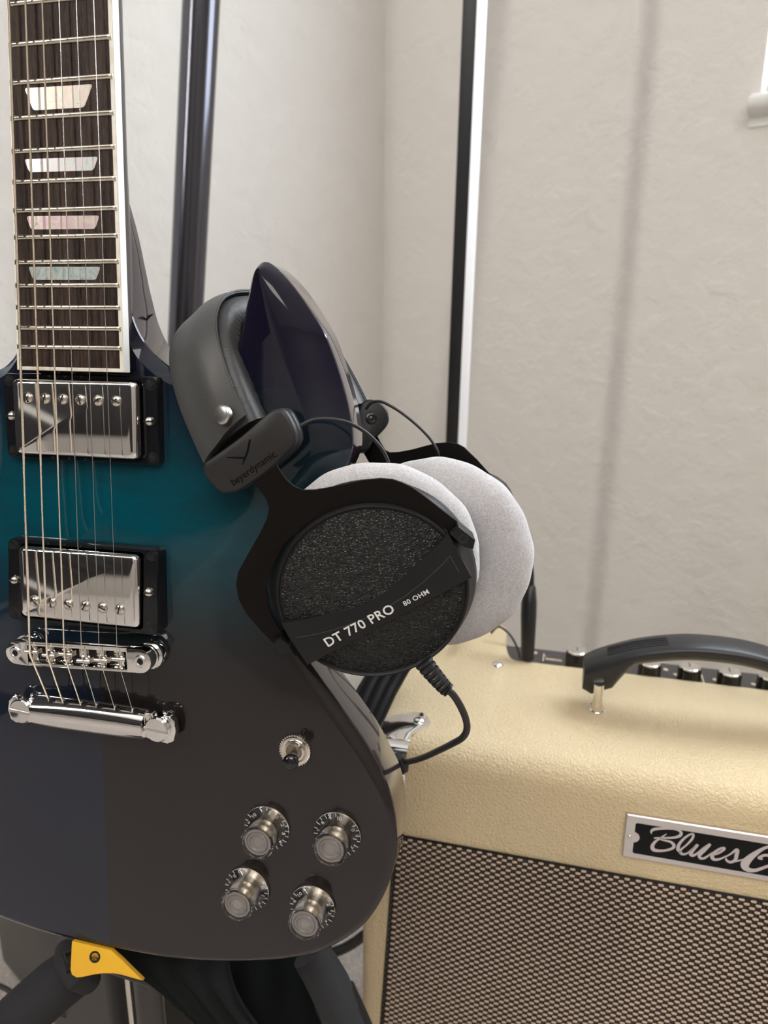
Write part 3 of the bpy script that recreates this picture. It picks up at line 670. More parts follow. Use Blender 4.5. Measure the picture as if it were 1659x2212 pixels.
# yoke: flat metal fork around the cup
YO = [(547,1042),(561,1058),(574,1076),(581,1096),(577,1120),(561,1153),(533,1202),(515,1235),(510,1262),(515,1292),(530,1322),(562,1360),(592,1390),(606,1386),
      (613,1371),(597,1346),(582,1318),(576,1271),(588,1222),(616,1172),(664,1132),(729,1105),(803,1096),(869,1103),(930,1124),(967,1146),
      (986,1142),(988,1126),(959,1104),(930,1081),(910,1066),(890,1052),(869,1042),(848,1035),(822,1033),(790,1036),(750,1045),(705,1054),(680,1058),(655,1058),(636,1050),(620,1036),(606,1018),(598,1003)]
pts = [on_f(x, y, -2.5) for x, y in YO]
g = Geo(); g.prism(pts, -3.4, -1.9, FF); HM('yoke', g, M_YOKE, smooth=30, bevel=(.35, 2, 50), label='flat black metal fork of the near cup')
for q, lab in (([(970,1152),(991,1137),(1027,1166),(1022,1186),(1003,1182)], 'pivot'), ([(592,1386),(606,1378),(626,1392),(622,1412),(604,1408)], 'pivot')):
    pts = [on_f(x, y, 0) for x, y in q]; g = Geo(); g.prism(pts, -9, .6, FF); HM('pivot_block', g, M_PLASTIC, cup, bevel=(.6, 2, 40), smooth=40)
pc = on_f(1001, 1164, 1.0); g = Geo(); g.lathe([(2.1, .5), (2.1, .75), (1.6, .75), (1.4, .4), (.9, .4), (0, .4)], 20, frame(FF((pc[0], pc[1], 0)), uxf, uyf, Nf)); HM('pivot_screw', g, M_BLACKGLOSS, cup)
# --- slider block with debossed mark and lettering
Nb = Vector((-.26, -.16, .95)).normalized()
bx = Vector((.80, .58, 0)); bx = (bx-Nb*bx.dot(Nb)).normalized(); by = Nb.cross(bx)
Cb = ray(540, 978)*347; FB = frame(Cb, bx, by, Nb)
def on_b(x, y, off=0.):
    p = plane_at(x, y, Cb+Nb*off, Nb)-Cb; return (p.dot(bx), p.dot(by))
OB = [(440,1004),(452,994),(520,944),(575,896),(594,886),(608,888),(618,898),(632,926),(636,948),(632,964),(618,981),(597,1001),(560,1030),(526,1052),(505,1062),(484,1064),(468,1056),(452,1038),(440,1021)]
ob = [on_b(x, y) for x, y in OB]; cxy = [sum(p[i] for p in ob)/len(ob) for i in (0, 1)]
ins = lambda f: [(cxy[0]+(p[0]-cxy[0])*f, cxy[1]+(p[1]-cxy[1])*(f if f > .999 else f-.03)) for p in ob]
ob = [tuple(p) for p in spline(ob, 3, True)]
g = Geo(); g.rings([[FB((*p, z)) for p in ins(f)] for f, z in ((1.0, -11), (1.025, -10), (1.03, -6.2), (1.015, -5.8), (1.03, -5.4), (1.03, -1.6), (1.0, -.5), (.955, 0))])
M_BLOCK = mat('satin_black_block', (.024, .023, .023), .4, spec=.35)
sb = HM('slider_block', g, M_BLOCK, smooth=45, label='black slider block embossed beyerdynamic')
M_DEBOSS = mat('debossed_black', (.003, .003, .003), .8, spec=.1)
def stroke(px, w, fr_, on, z0, z1, g):
    P = [Vector(on(x, y)) for x, y in px]
    L, Rr = [], []
    for i, p in enumerate(P):
        a = P[max(i-1, 0)]; b = P[min(i+1, len(P)-1)]; d = (b-a).normalized(); n = Vector((-d.y, d.x))*(w[i] if isinstance(w, list) else w)/2
        L.append(p+n); Rr.append(p-n)
    g.prism([tuple(q) for q in L+Rr[::-1]], z0, z1, fr_)
g = Geo()
stroke([(540,949),(535,975),(528,993),(524,1004)], [1.0, 1.0, .95, .3], FB, on_b, -.1, .08, g)
stroke([(490,988),(510,989),(527,989)], [.3, .8, .9], FB, on_b, -.1, .08, g)
HM('embossed_mark', g, M_DEBOSS, sb, smooth=None, label='recessed forked logo mark')
p0 = Vector(on_b(504, 1050)); p1 = Vector(on_b(600, 984)); dv = (p1-p0); an = math.atan2(dv.y, dv.x)
tg0 = text_geo('beyerdynamic', 5.4, lambda v: Vector(v), .02); wid = max(v.x for v in tg0.v)
k_ = dv.length/wid
HM('embossed_lettering', text_geo('beyerdynamic', 5.0, lambda v: FB((p0.x+v[0]*k_*1.06*math.cos(an)-v[1]*math.sin(an), p0.y+v[0]*k_*1.06*math.sin(an)+v[1]*math.cos(an), v[2]+.04)), .04, offset=.02), M_DEBOSS, sb, smooth=None, label='recessed lettering beyerdynamic')
# --- headband arch
Fp = Vector((-75.2, 29.5, -355)); Rp = Vector((-19.8, 54.9, -459.7)); mid = (Fp+Rp)/2
cc = (Rp-Fp).normalized(); uu = Vector((-.4365, .8996, -.0128)); uu = (uu-cc*uu.dot(cc)).normalized(); ww = cc.cross(uu)
if ww.x < 0: ww = -ww
hc = (Rp-Fp).length/2; hh = 81.8
def arch(t):                                               # t 0 at the front block, 1 at the rear block
    a = PI*(1-t); ca, sa = math.cos(a), math.sin(a); e = .70
    return mid+cc*(hc*.9785*math.copysign(abs(ca)**e, ca))+uu*(hh*abs(sa)**e-4+1.2*sa)
def arch_fr(t):
    d = 1e-3; a = arch(max(t-d, 0.0002)); b = arch(min(t+d, .9998)); tan = (b-a).normalized()
    n = ww.cross(tan).normalized()
    if n.dot(arch(t)-mid) < 0: n = -n
    return arch(t), n, tan
def band(t0, t1, n, sec, shear=0.):
    rr = []
    for k in range(n+1):
        t = t0+(t1-t0)*k/n; row = []
        for a, b in sec(t, k/n):
            te = min(.999, max(.001, t+shear*max(0, 1-t/.14)*(a+17)/34)); p, no, tn = arch_fr(te); row.append(p+ww*a+no*b)
        rr.append(row)
    return rr
def sec_cover(t, q):
    w = 17.5; o = []
    for k in range(13):                                     # domed outer face
        a = -1+2*k/12; o.append((a*w, 2.6*(1-abs(a)**3)+.4*math.sin(a*5)))
    for k in range(13):
        a = 1-2*k/12; o.append((a*w*.98, -1.6+0*(1-a*a)))
    return o
g = Geo(); g.rings(band(.006, .995, 80, sec_cover, .020)); HM('headband_cover', g, M_LEATHER, smooth=60, label='smooth black leatherette headband cover')
def sec_cush(t, q):
    o = []; n = 22; wr = .35*math.sin(q*230)
    for k in range(n):
        a = 2*PI*k/n; c, s = math.cos(a), math.sin(a); e = .62
        x = 18.6*math.copysign(abs(c)**e, c); y = 8.8*math.copysign(abs(s)**e, s)
        puff = 1+.05*math.sin(q*PI)
        o.append((x*puff+.5, y-10.2-(wr if s < -.2 else 0)))
    return o
g = Geo(); g.rings(band(.012, .985, 230, sec_cush, .006)); HM('headband_cushion', g, M_CUSHION, smooth=70, label='wrinkled padded inner cushion of the headband')
for e_ in (-1, 1):                                          # stitched seam bead near the cover's edges
    g = Geo(); g.tube([arch_fr(.07+.92*k/60)[0]+ww*(e_*17.4)+arch_fr(.07+.92*k/60)[1]*(-.6) for k in range(61)], .55, 8); HM('seam', g, M_CUSHION)
for t_, nm in ((.075, 'snap_button'),):
    P = plane_at(486, 896, arch(t_)+arch_fr(t_)[1]*3, arch_fr(t_)[1]); no = arch_fr(t_)[1]
    nn = no.normalized(); P = P+no*1.6; x_ = ww; x_ = (x_-nn*x_.dot(nn)).normalized(); y_ = nn.cross(x_)
    g = Geo(); g.lathe([(4.7, -1.5), (4.7, .5), (4.4, 1.0), (3.6, 1.3), (2, 1.45), (0, 1.5)], 32, frame(P, x_, y_, nn)); HM('snap_button', g, mat('satin_snap_metal', (.60, .58, .56), .3, 1.0), smooth=50, label='round chrome snap button')
# metal strip that leads from the band end into the block
g = Geo(); pA = arch(.02); pB = Cb-Nb*6
g.rings([[p+ww*a+Nb*b for a, b in ((-14, -2), (14, -2), (14, 2), (-14, 2))] for p in (pA-arch_fr(.02)[1]*9, pA.lerp(pB, .5)-Nb*7, pB-Nb*3)]); HM('band_end', g, M_HOLE, smooth=30, label='black inner end of the headband')

# --- rear cup
Nr = Vector((-.30, -.17, .935)).normalized()                # towards the camera
rx = Vector((1, 0, 0)); rx = (rx-Nr*rx.dot(Nr)).normalized(); ry = Nr.cross(rx)
Cr = ray(944, 1193)*404; FR = frame(Cr, rx, ry, Nr)
pad(FR, 36.5, 15.2, 0, 'ear_pad', 'smooth grey velour pad of the far cup', seg=120)
g = Geo(); g.lathe([(0, -4), (26, -4), (30, -8), (47.5, -9), (49.0, -13), (47, -20), (45, -30), (30, -34), (0, -34)], 80, FR); cup2 = HM('ear_cup', g, M_PLASTIC, smooth=35, label='black plastic ear cup behind the far pad')
g = Geo(); g.lathe([(0, -3.4), (27, -3.4)], 40, FR); HM('ear_baffle', g, M_FOAM, cup2)
PY = ray(1000, 1000)*428
YR = [(780,968),(790,985),(800,1003),(806,1030),(812,1060),(860,1080),(900,1060),(960,1048),(1010,1065),(1045,1090),(1080,1108),(1102,1088),(1107,1079),(1102,1064),(1090,1048),(1064,1030),(1048,1012),(1030,992),(1013,976),(1003,966),(990,959),(971,955),(942,957),(915,964),(889,971),(862,976),(842,977),(832,972),(822,955),(812,935)]
def on_r(x, y):
    p = plane_at(x, y, PY, Nr)-PY; return (p.dot(rx), p.dot(ry))
g = Geo(); g.prism([on_r(x, y) for x, y in YR], -.8, .8, frame(PY, rx, ry, Nr)); HM('yoke', g, M_YOKE, bevel=(.3, 2, 50), smooth=30, label='flat black metal fork of the far cup')
# side strap of the rear cup shell, seen past the pad
g = Geo(); g.prism([on_r(x, y) for x, y in ((1050,1022),(1072,1032),(1090,1046),(1100,1060),(1107,1076),(1104,1090),(1088,1080),(1070,1060))], -6, 3, frame(PY, rx, ry, Nr)); HM('pivot_block', g, M_PLASTIC, cup2, bevel=(.8, 2, 40), smooth=40)
# rear slider block: rounded, with a screw, seen from its inner face
PB = ray(800, 908)*436; Nrb = Vector((.15, .05, .98)).normalized(); r2x = Vector((1, 0, 0)); r2x = (r2x-Nrb*r2x.dot(Nrb)).normalized(); r2y = Nrb.cross(r2x)
def on_q(x, y):
    p = plane_at(x, y, PB, Nrb)-PB; return (p.dot(r2x), p.dot(r2y))
q = spline([on_q(x, y) for x, y in ((768,925),(774,890),(784,868),(800,862),(820,868),(836,884),(841,903),(836,920),(818,940),(808,948),(796,972),(776,975),(764,960))], 4, True)
cx = [sum(p[i] for p in q)/len(q) for i in (0, 1)]
g = Geo(); FQ = frame(PB, r2x, r2y, Nrb); g.rings([[FQ((cx[0]+(p[0]-cx[0])*f, cx[1]+(p[1]-cx[1])*f, z)) for p in q] for f, z in ((.96, -9), (1.0, -8), (1.0, -1.2), (.95, -.3), (.9, 0))]); sb2 = HM('slider_block', g, M_PLASTIC, smooth=45, label='black slider block of the far cup with a round screw boss')
pc = on_q(802, 904); g = Geo(); g.lathe([(3.4, 0), (3.4, .7), (2.9, .9), (2.3, .9), (2.1, .2), (1.2, .2), (1.1, .6), (0, .7)], 24, frame(FQ((pc[0], pc[1], 0)), r2x, r2y, Nrb)); HM('screw_boss', g, M_BLACKGLOSS, sb2)
# wires between band and cups
def wire(name, pts, r, n=10, lab=None, par=hp):
    P = [tuple(ray(x, y)*d) for x, y, d in pts]; g = Geo(); g.tube(spline(P, n), r, 12); return HM(name, g, M_CABLE, par, smooth=80, label=lab)
wire('wire', [(636,930,349),(652,918,349),(676,907,350),(710,905,352),(746,911,354),(778,926,356),(806,948,358),(828,975,359),(841,1005,360),(845,1034,362),(845,1060,364)], .95, lab='thin black wire looping to the near cup')
wire('wire', [(790,884,430),(800,872,428),(812,867,427),(830,870,426),(862,888,424),(898,916,422),(926,944,421),(942,968,421),(948,985,422),(949,1000,425)], .85, lab='thin black wire looping to the far cup')
# strain relief and the cable
sr = [(915,1430,345),(928,1447,345),(944,1466,346),(960,1484,347),(970,1492,347)]
P = [ray(x, y)*d for x, y, d in sr]; pathp = spline([tuple(p) for p in P], 8); n = len(pathp)
g = Geo(); rad = []
for i in range(n):
    t = i/(n-1); base = 4.6-1.2*t; rad.append(base-(.75 if (i % 4) == 0 and 0 < i < n-3 else 0))
g.tube(pathp, rad, 20); HM('strain_relief', g, M_RUBBER, smooth=25, label='ribbed rubber strain relief under the near cup')
wire('cable', [(958,1484,347),(978,1500,348),(996,1528,352),(1007,1556,357),(1008,1578,363),(998,1594,370),(978,1606,380),(950,1620,398),(915,1636,420),(885,1645,440),(862,1646,455),(842,1636,440),(820,1644,432),(808,1636,425),(770,1600,432),(735,1640,440)], 1.75, lab='black headphone cable drooping onto the amplifier and behind the guitar')
g = Geo(); P = [ray(862, 1636)*447, ray(872, 1650)*449, ray(872, 1664)*450]; g.tube(P, [2.6, 3.4, 3.0], 12); HM('cable_tie', g, M_RUBBER, label='short black tie end on the cable')

# ================================================================== AMPLIFIER
yaw = math.radians(-14)
P_amp = M @ (ray(1353, 1753)*500); ea = Vector((math.cos(yaw), math.sin(yaw), 0)); na = Vector((-math.sin(yaw), math.cos(yaw), 0))
ABASE = P_amp+CW-ea*187; ABASE.z = 0
amp = empty('guitar_amplifier', ABASE, 'cream vinyl guitar amplifier with woven brown grille beside the guitar', 'amplifier', Matrix.Rotation(yaw, 3, 'Z'))
def AMm(name, g, m, parent=amp, **k): return mk(name, g.v, g.f, m, parent, **k)
AT = CAMH-300.0                                              # top of the cabinet
PZ = (P_amp+CW).z                                            # top of the name plate
AW, AD = 520.0, 232.0
def aplane(px, py, back=None, z=None):                      # photograph point -> amplifier frame
    d = M @ ray(px, py); o = CW
    if back is not None: s = ((ABASE-o).dot(na)+back)/d.dot(na)
    else: s = (z-o.z)/d.z
    q = o+d*s-ABASE; return Vector((q.dot(ea), q.dot(na), q.z))
# cabinet shell: side profile lofted across the width; cut-out for the controls
def shell(x0, x1, back_y, r0=9, cut=False):
    g = Geo(); prof = []
    RF = 20
    for k in range(9):
        a = math.radians(180-90*k/8); prof.append((RF+RF*math.cos(a), AT-RF+RF*math.sin(a)))
    for k in range(5):
        a = math.radians(90-90*k/4); prof.append((back_y-8+8*math.cos(a), AT-8+8*math.sin(a)))
    return prof
gt = aplane(855, 1803, back=0).z                            # grille top height
g = Geo(); rr = []
CUTX, CUTY = aplane(1088, 1400, z=AT).x, aplane(1130, 1422, z=AT).y
# left cheek (full depth)
def ringx(x, back_y, sh):
    pr = shell(0, 0, back_y)
    pr = [(y+sh if y < 30 else y-sh*.6, z-sh) for y, z in pr]
    return [(x, y, z) for y, z in pr]+[(x, back_y-sh*.6, 12), (x, sh, 12)]
xs = [(0, 9), (1.2, 5), (4, 2), (8, .6), (13, 0)]
rr = [ringx(x, AD, s) for x, s in xs]+[ringx(CUTX-10, AD, 0)]
for k in range(1, 7):                                       # rounded inner corner of the cut-out
    a = PI/2*k/6; rr.append(ringx(CUTX-10+10*math.sin(a), AD-18+18*math.cos(a), 0))
for k in range(1, 6):
    a = PI/2*k/5; rr.append(ringx(CUTX+12-12*math.cos(a), (AD-18)+(CUTY-AD+18)*math.sin(a), 0))
rr.append(ringx(CUTX+13, CUTY, 0))
rr += [ringx(AW-60, CUTY, 0), ringx(AW-59, AD, 0)]+[ringx(AW-x, AD, s) for x, s in xs[::-1]]
# front opening is covered by the baffle; body front stops at the fascia line
g.rings(rr); cab = AMm('cabinet', g, M_VINYL, smooth=50, label='cream leather-grained vinyl shell')
# face frame: fascia panel, left stile, right stile
gl_t = aplane(855, 1803, back=-3); gl_b = aplane(824, 2212, back=-3); gr_t = aplane(1659, 1943, back=-3)
lx = lambda z: gl_t.x+(gl_b.x-gl_t.x)*(gl_t.z-z)/(gl_t.z-gl_b.z)
GB = 52.0
# grille panel slightly proud board with woven cloth, its left edge leaning as seen
g = Geo(); base = [(lx(gt), -1.2, gt), (AW-28, -1.2, gt), (AW-28, -1.2, GB), (lx(GB), -1.2, GB)]
g.add(base+[(x, .4, z) for x, y, z in base], [(0,1,2,3),(7,6,5,4),(0,4,5,1),(1,5,6,2),(2,6,7,3),(3,7,4,0)])
gc = AMm('grille_cloth', g, M_THREADD, smooth=None, label='brown and tan woven grille cloth')
g = Geo(); px_, pz_ = 7.3, 2.72
row = 0; z = gt-1.5
def dash(g, x, z, L, r, y):
    s = [(-L, 0), (-L*.8, r*.75), (L*.8, r*.75), (L, 0), (L*.8, -r*.75), (-L*.8, -r*.75)]
    s2 = [(a*.8, b*.55) for a, b in s]
    v = [(x+a, y, z+b) for a, b in s]+[(x+a, y-.75, z+b) for a, b in s2]
    f = [(6,7,8,9,10,11)]+[(i, (i+1) % 6, 6+(i+1) % 6, 6+i) for i in range(6)]
    g.add(v, f)
gd2 = Geo()
while z > GB+2:
    x = lx(z)+1.5+(px_/2 if row % 2 else 0)
    while x < AW-34:
        jx, jz = random.uniform(-.15, .15), random.uniform(-.1, .1)
        dash(g, x+2+jx, z+jz, 1.95, 1.25, -1.2)
        gd2.add([(x+2-px_/2-.35+o, -1.25, z-1.25) for o in (-.6, 0, .6)]+[(x+2-px_/2-.35+o, -1.6 if o == 0 else -1.25, z) for o in (-.6, 0, .6)]+[(x+2-px_/2-.35+o, -1.25, z+1.25) for o in (-.6, 0, .6)], [(0,1,4,3),(1,2,5,4),(3,4,7,6),(4,5,8,7)])
        x += px_
    z -= pz_; row += 1
AMm('tan_threads', g, M_THREAD, gc, smooth=60, kind='stuff', label='tan thread floats of the weave')
M_THREADB = mat('brown_thread', (.030, .016, .012), .45); AMm('brown_threads', gd2, M_THREADB, gc, smooth=60, kind='stuff', label='dark brown warp threads of the weave')
# piping line where the vinyl meets the cloth
g = Geo(); g.tube([(lx(GB)-1.0, -1.0, GB), (lx(gt)-1.0, -1.0, gt+.8), (AW-27, -1.0, gt+.8)], .8, 8); AMm('grille_piping', g, M_HOLE, smooth=60)
# name plate
pl = aplane(1353, 1753, back=0); NPX, NPZ = 187.0, pl.z; PH, PW = 33.6, 152.0
g = Geo(); q = rrect(NPX, NPZ-PH, NPX+PW, NPZ, 1.2, 3); FP = lambda v: (v[0], -v[2], v[1])
g.rings([[FP((*p, 0)) for p in q], [FP((*p, 2.2)) for p in q], [FP((p[0]+(.6 if p[0] < NPX+10 else -.6), p[1]+(.6 if p[1] < NPZ-10 else -.6), 3.0)) for p in q]])
npl = AMm('name_plate', g, M_STEEL, smooth=30, label='brushed metal name plate')
def nb(px, py): v = aplane(px, py, back=-3.0); return (v.x, v.z)
g = Geo(); b0_, b1_ = nb(1371, 1771), nb(1366, 1841)
X0, ZT_, ZB_ = NPX+6.3, NPZ-5.4, NPZ-PH+4.2; zc = (ZT_+ZB_)/2+.6
out = [(X0+1, ZT_), (X0+PW-13, ZT_), (X0+PW-12, ZT_-1), (X0+PW-12, ZB_+1), (X0+PW-13, ZB_), (X0+1, ZB_), (X0, ZB_+1)]+[(X0+4.2*math.cos(a)-.6, zc+4.2*math.sin(a)) for a in [math.radians(-80+160*k/10) for k in range(11)]]+[(X0, ZT_-1)]
g.prism(out[::-1], 3.0, 3.06, FP); AMm('black_enamel', g, mat('black_enamel', (.006, .006, .006), .5, spec=.2), npl, smooth=None)
g = Geo(); screw_geo(g, (NPX+3.4, -3.0, zc), (1,0,0), (0,0,1), (0,-1,0), 1.3, .8, .5); AMm('plate_screw', g, M_CHROME, npl, smooth=50)
# script lettering, drawn as pen strokes
def zo(x, y): return (1340+x/5.2, 1720+y/5.2)
ST = [([(352,420),(345,398),(375,372),(450,362),(540,362),(625,372),(680,400),(672,440),(610,462),(520,468),(430,466),(385,470)], [6,16,26,24,20,18,22,26,22,18,14,14]),
      ([(515,425),(450,468),(390,512),(360,560),(375,600),(440,612),(520,605),(590,580),(600,545),(560,510),(480,492),(440,482)], [8,16,22,30,34,26,22,24,26,22,16,8]),
      ([(690,640),(650,600),(660,540),(720,470),(790,425),(820,430),(805,480),(745,545),(690,590),(670,625),(700,650),(750,640),(800,600),(850,552)], [20,28,24,20,16,18,20,16,16,22,22,16,14,12]),
      ([(862,550),(810,610),(790,650),(815,665),(865,640),(930,585),(985,545)], [26,28,28,24,18,16,14]),
      ([(1000,545),(940,610),(890,660),(900,695),(940,695),(990,665),(1040,630)], [28,28,28,24,22,16,12]),
      ([(1040,660),(1100,640),(1160,600),(1165,580),(1120,588),(1060,630),(1030,670),(1045,705),(1090,710),(1140,695),(1190,670)], [10,18,20,20,20,26,30,28,22,16,12]),
      ([(1190,675),(1250,640),(1300,600),(1315,610),(1305,660),(1290,715),(1240,740),(1200,725),(1185,700)], [12,16,22,28,30,26,24,20,14]),
      ([(1290,730),(1340,720),(1385,705)], [16,14,10]),
      ([(1800,640),(1760,700),(1640,660),(1560,690),(1590,705)], [24,24,24,26,16]),
      ([(1900,590),(1800,560),(1700,560),(1600,590),(1480,670),(1410,740),(1400,790),(1440,825),(1520,830),(1640,790),(1760,750),(1860,720)], [24,26,26,28,50,66,60,44,32,26,24,20])]
g = Geo()
for pts, ws in ST:
    sp = spline([(x, y, w) for (x, y), w in zip(pts, ws)], 6); P = []; 
    for x, y, w in sp:
        p = nb(*zo(x, y)); P.append((p[0], p[1], w*1.3/5.2/3.15))
    V = []; 
    for i, (x, z, w) in enumerate(P):
        a = P[max(i-1, 0)]; b = P[min(i+1, len(P)-1)]; d = Vector((b[0]-a[0], b[1]-a[1])).normalized(); n = Vector((-d.y, d.x))*w/2
        V += [FP((x+n.x, z+n.y, 3.1)), FP((x-n.x, z-n.y, 3.1))]
        if i % 3 == 0 or i == len(P)-1:
            g.add([FP((x+w*.49*math.cos(2*PI*k/14), z+w*.49*math.sin(2*PI*k/14), 3.095)) for k in range(14)], [tuple(range(14))])
    g.add(V, [(2*i, 2*i+1, 2*i+3, 2*i+2) for i in range(len(P)-1)])
# remainder of the name, beyond the frame
AMm('script_lettering', g, mat('pale_metal_lettering', (.66, .60, .60), .4, .6), npl, smooth=None, label='pale script lettering Blues C')
# control panel
g = Geo(); pf, pb = AT-5, AT-12; PBY = aplane(1170, 1403, z=pb).y
g.add([(CUTX+2, CUTY-2, pf), (AW-60, CUTY-2, pf), (AW-60, PBY, pb), (CUTX-4, PBY, pb), (CUTX+2, CUTY-2, pf-25), (AW-60, CUTY-2, pf-25), (AW-60, PBY, pf-25), (CUTX-4, PBY, pf-25)],
      [(0,1,2,3),(7,6,5,4),(0,4,5,1),(1,5,6,2),(2,6,7,3),(3,7,4,0)])
cp = AMm('control_panel', g, mat('control_panel_black', (.028, .028, .03), .3), smooth=None, label='dark control panel recessed in the top')
KT = [(1247,1404),(1405,1430),(1491,1438.5),(1577.5,1449.5),(1664,1459)]
g = Geo()
for (x, y) in KT:
    c = aplane(x, y, z=AT+8.5); gg = Geo(); fr = lambda v, c=c: (c.x+v[0], c.y+v[1], AT-8+v[2])
    gg.lathe([(9.8, 0), (9.8, 3), (9.3, 4), (9.0, 14), (8.6, 15)], 32, fr); kb = AMm('amp_knob', gg, M_BLACKGLOSS, smooth=35, label='black amplifier knob with a silver cap')
    for k in range(24):
        a = 2*PI*k/24; cx, cy = 9.2*math.cos(a), 9.2*math.sin(a)
        if k == 0: rb = Geo()
        rb.add([fr((cx*s+(-.3*math.sin(a))*w, cy*s+(.3*math.cos(a))*w, h)) for h in (3.5, 14) for s, w in ((.97, -1), (1.03, 0), (.97, 1))], [(0,1,4,3),(1,2,5,4)])
    AMm('knob_ribs', rb, M_BLACKGLOSS, kb, smooth=None)
    gg = Geo(); gg.lathe([(8.6, 14.9), (8.4, 16.0), (7.6, 16.5), (6.4, 16.3), (0, 16.1)], 32, fr); AMm('knob_cap', gg, M_CHROME, kb, smooth=25, label='silver knob cap')
    gg = Geo(); gg.box((-.4, 0, 16.1), (.4, 6.4, 16.45)); gg.v = [Vector(fr(v)) for v in gg.v]; AMm('pointer_line', gg, M_HOLE, kb, smooth=None)
for (x, y) in ((1156,1411),(1438,1447),(1460,1458),(1545,1469),(1628,1479)):
    c = aplane(x, y, z=AT-6); g.lathe([(2.2, 0), (2.2, .2)], 16, lambda v, c=c: (c.x+v[0], c.y+v[1], c.z+v[2]+.3))
def pline(p, q, w=.5):
    a = aplane(*p, z=AT-5.6); b = aplane(*q, z=AT-5.6); d = (b-a).normalized(); n = Vector((-d.y, d.x, 0))*w
    g.add([a+n, a-n, b-n, b+n], [(0,1,2,3)])
pline((1175,1412),(1173,1428)); pline((1514,1454),(1521,1476)); pline((1175,1416),(1180,1416.6))
o = aplane(1178, 1427, z=AT-5.5); tg = text_geo('GUITAR IN', 4.6, lambda v: (o.x+v[0], o.y+v[1]*1.6, o.z+v[2]), .02); 
g2 = Geo(); a_ = aplane(1180, 1423, z=AT-5.5); b_ = aplane(1212, 1427, z=AT-5.5)
for k in range(9):                                          # blurred caption: small tan glyph bars
    t = k/8; p = a_.lerp(b_, t); g.add([(p.x-.5, p.y-2, p.z), (p.x+.5, p.y-2, p.z), (p.x+.5, p.y+2, p.z), (p.x-.5, p.y+2, p.z)], [(0,1,2,3)])
AMm('panel_print', g, M_TAN_INK, cp, smooth=None, label='tan printed dots, lines and caption')
# carrying handle
hb_ = 92.0
HPX = [(1262,1428,1),(1285,1416,.95),(1320,1405,.9),(1370,1393,.88),(1430,1385,.88),(1490,1382,.88),(1550,1386,.88),(1610,1395,.88),(1659,1406,.88)]
top_ = [aplane(x, y, back=hb_) for x, y, _ in HPX]
xs0 = top_[0].x; full = [(p.x, p.z) for p in top_]
pk = max(full, key=lambda q: q[1]); 
xm = top_[6].x; mirror = [(2*xm-x, z) for x, z in full[:6]][::-1]
line = [q for q in full if q[0] <= xm]+[q for q in mirror if q[0] > xm+2]
line = spline(line, 5)
g = Geo(); rr = []
L0, L1 = line[0][0], line[-1][0]
for x, z in line:
    e = min(1, max(0, min(x-L0, L1-x)/26)); th = 12.5+16*max(0, min(1, (1-(min(x-L0, L1-x)-22)/14)))**1.2 if min(x-L0, L1-x) > 22 else 28.5-9*max(0, 1-min(x-L0, L1-x)/7); wd_ = 14.5
    s = 1
    rr.append([(x, hb_+dy*wd_, z+dz*th*1.0-(1-s)*2) for dy, dz in ((-.75, 0), (.75, 0), (1, -.12), (1.05, -.3), (1.0, -.55), (.7, -.95), (.4, -1.05), (-.4, -1.05), (-.7, -.95), (-1.0, -.55), (-1.05, -.3), (-1, -.12))])
g.rings(rr); hd = AMm('handle', g, mat('handle_rubber', (.022, .022, .024), .36), smooth=50, label='arched black rubber carrying handle')
for j, off in enumerate((-7, -3, 1, 5)):
    seg = [q for q in line if L0+14 < q[0] < L0+62]
    g = Geo(); g.tube([(x, hb_+off, z+.15) for x, z in seg], .5, 6); AMm('handle_groove', g, M_HOLE, hd, smooth=60)
# bolt with chrome loop at the handle's end
for sgn, xh in ((1, None),):
    a = aplane(1294, 1476, back=hb_-15); b = aplane(1290, 1530, z=AT+3); c = aplane(1289, 1540, z=AT)
    g = Geo(); g.tube([a, a.lerp(b, .5), b], [4.0, 3.6, 4.8], 20); pn = AMm('handle_pin', g, M_CHROME, hd, smooth=60, label='chrome handle post')
    g = Geo(); g.lathe([(6.2, 0), (6.4, 1.4), (5.4, 2.6), (4.8, 3.0), (4.8, 5.2), (0, 5.4)], 24, lambda v: (c.x+v[0], c.y+4+v[1], AT+v[2]-.2)); AMm('handle_washer', g, M_CHROME, hd, smooth=40)
# chrome corner bracket
g = Geo(); BZ = AT+1.2
q = [(806,1545),(826,1543),(846,1546),(872,1543),(895,1538),(912,1540),(925,1549),(930,1561),(928,1568),(890,1584),(886,1600),(850,1598),(838,1590),(822,1580),(806,1570)]
pts = [aplane(x, y, z=BZ) for x, y in q]
g.prism([(p.x, p.y) for p in pts], AT-.3, BZ+.6); cb = AMm('corner_bracket', g, M_CHROME, bevel=(.5, 2, 40), smooth=35, label='chrome corner bracket')
f0, f1 = pts[10], pts[12]
g = Geo(); rr = []
for (dy, z) in ((0, BZ), (-5, BZ-1), (-11, BZ-5), (-15, BZ-12), (-15.5, BZ-26)):
    rr.append([(x, f0.y+dy+e, z+h) for x, e, h in ((f1.x-8, 0, 0), (f0.x, 0, 0), (f0.x, -1.2, .4), (f1.x-8, -1.2, .4))])
g.rings(rr); AMm('bracket_lip', g, M_CHROME, cb, smooth=45)
for (x, y, par, zz) in ((905,1556,cb,BZ+.5), (1075,1436,cab,AT)):
    c = aplane(x, y, z=zz); g = Geo(); g.lathe([(4.6, -.2), (4.8, .2), (4.2, 1.3), (2.8, 2.1), (1.2, 2.3), (0, 2.2)], 28, lambda v, c=c: (c.x+v[0], c.y+v[1], c.z+v[2])); s_ = AMm('screw', g, M_CHROME, par, smooth=50, label='domed chrome screw')
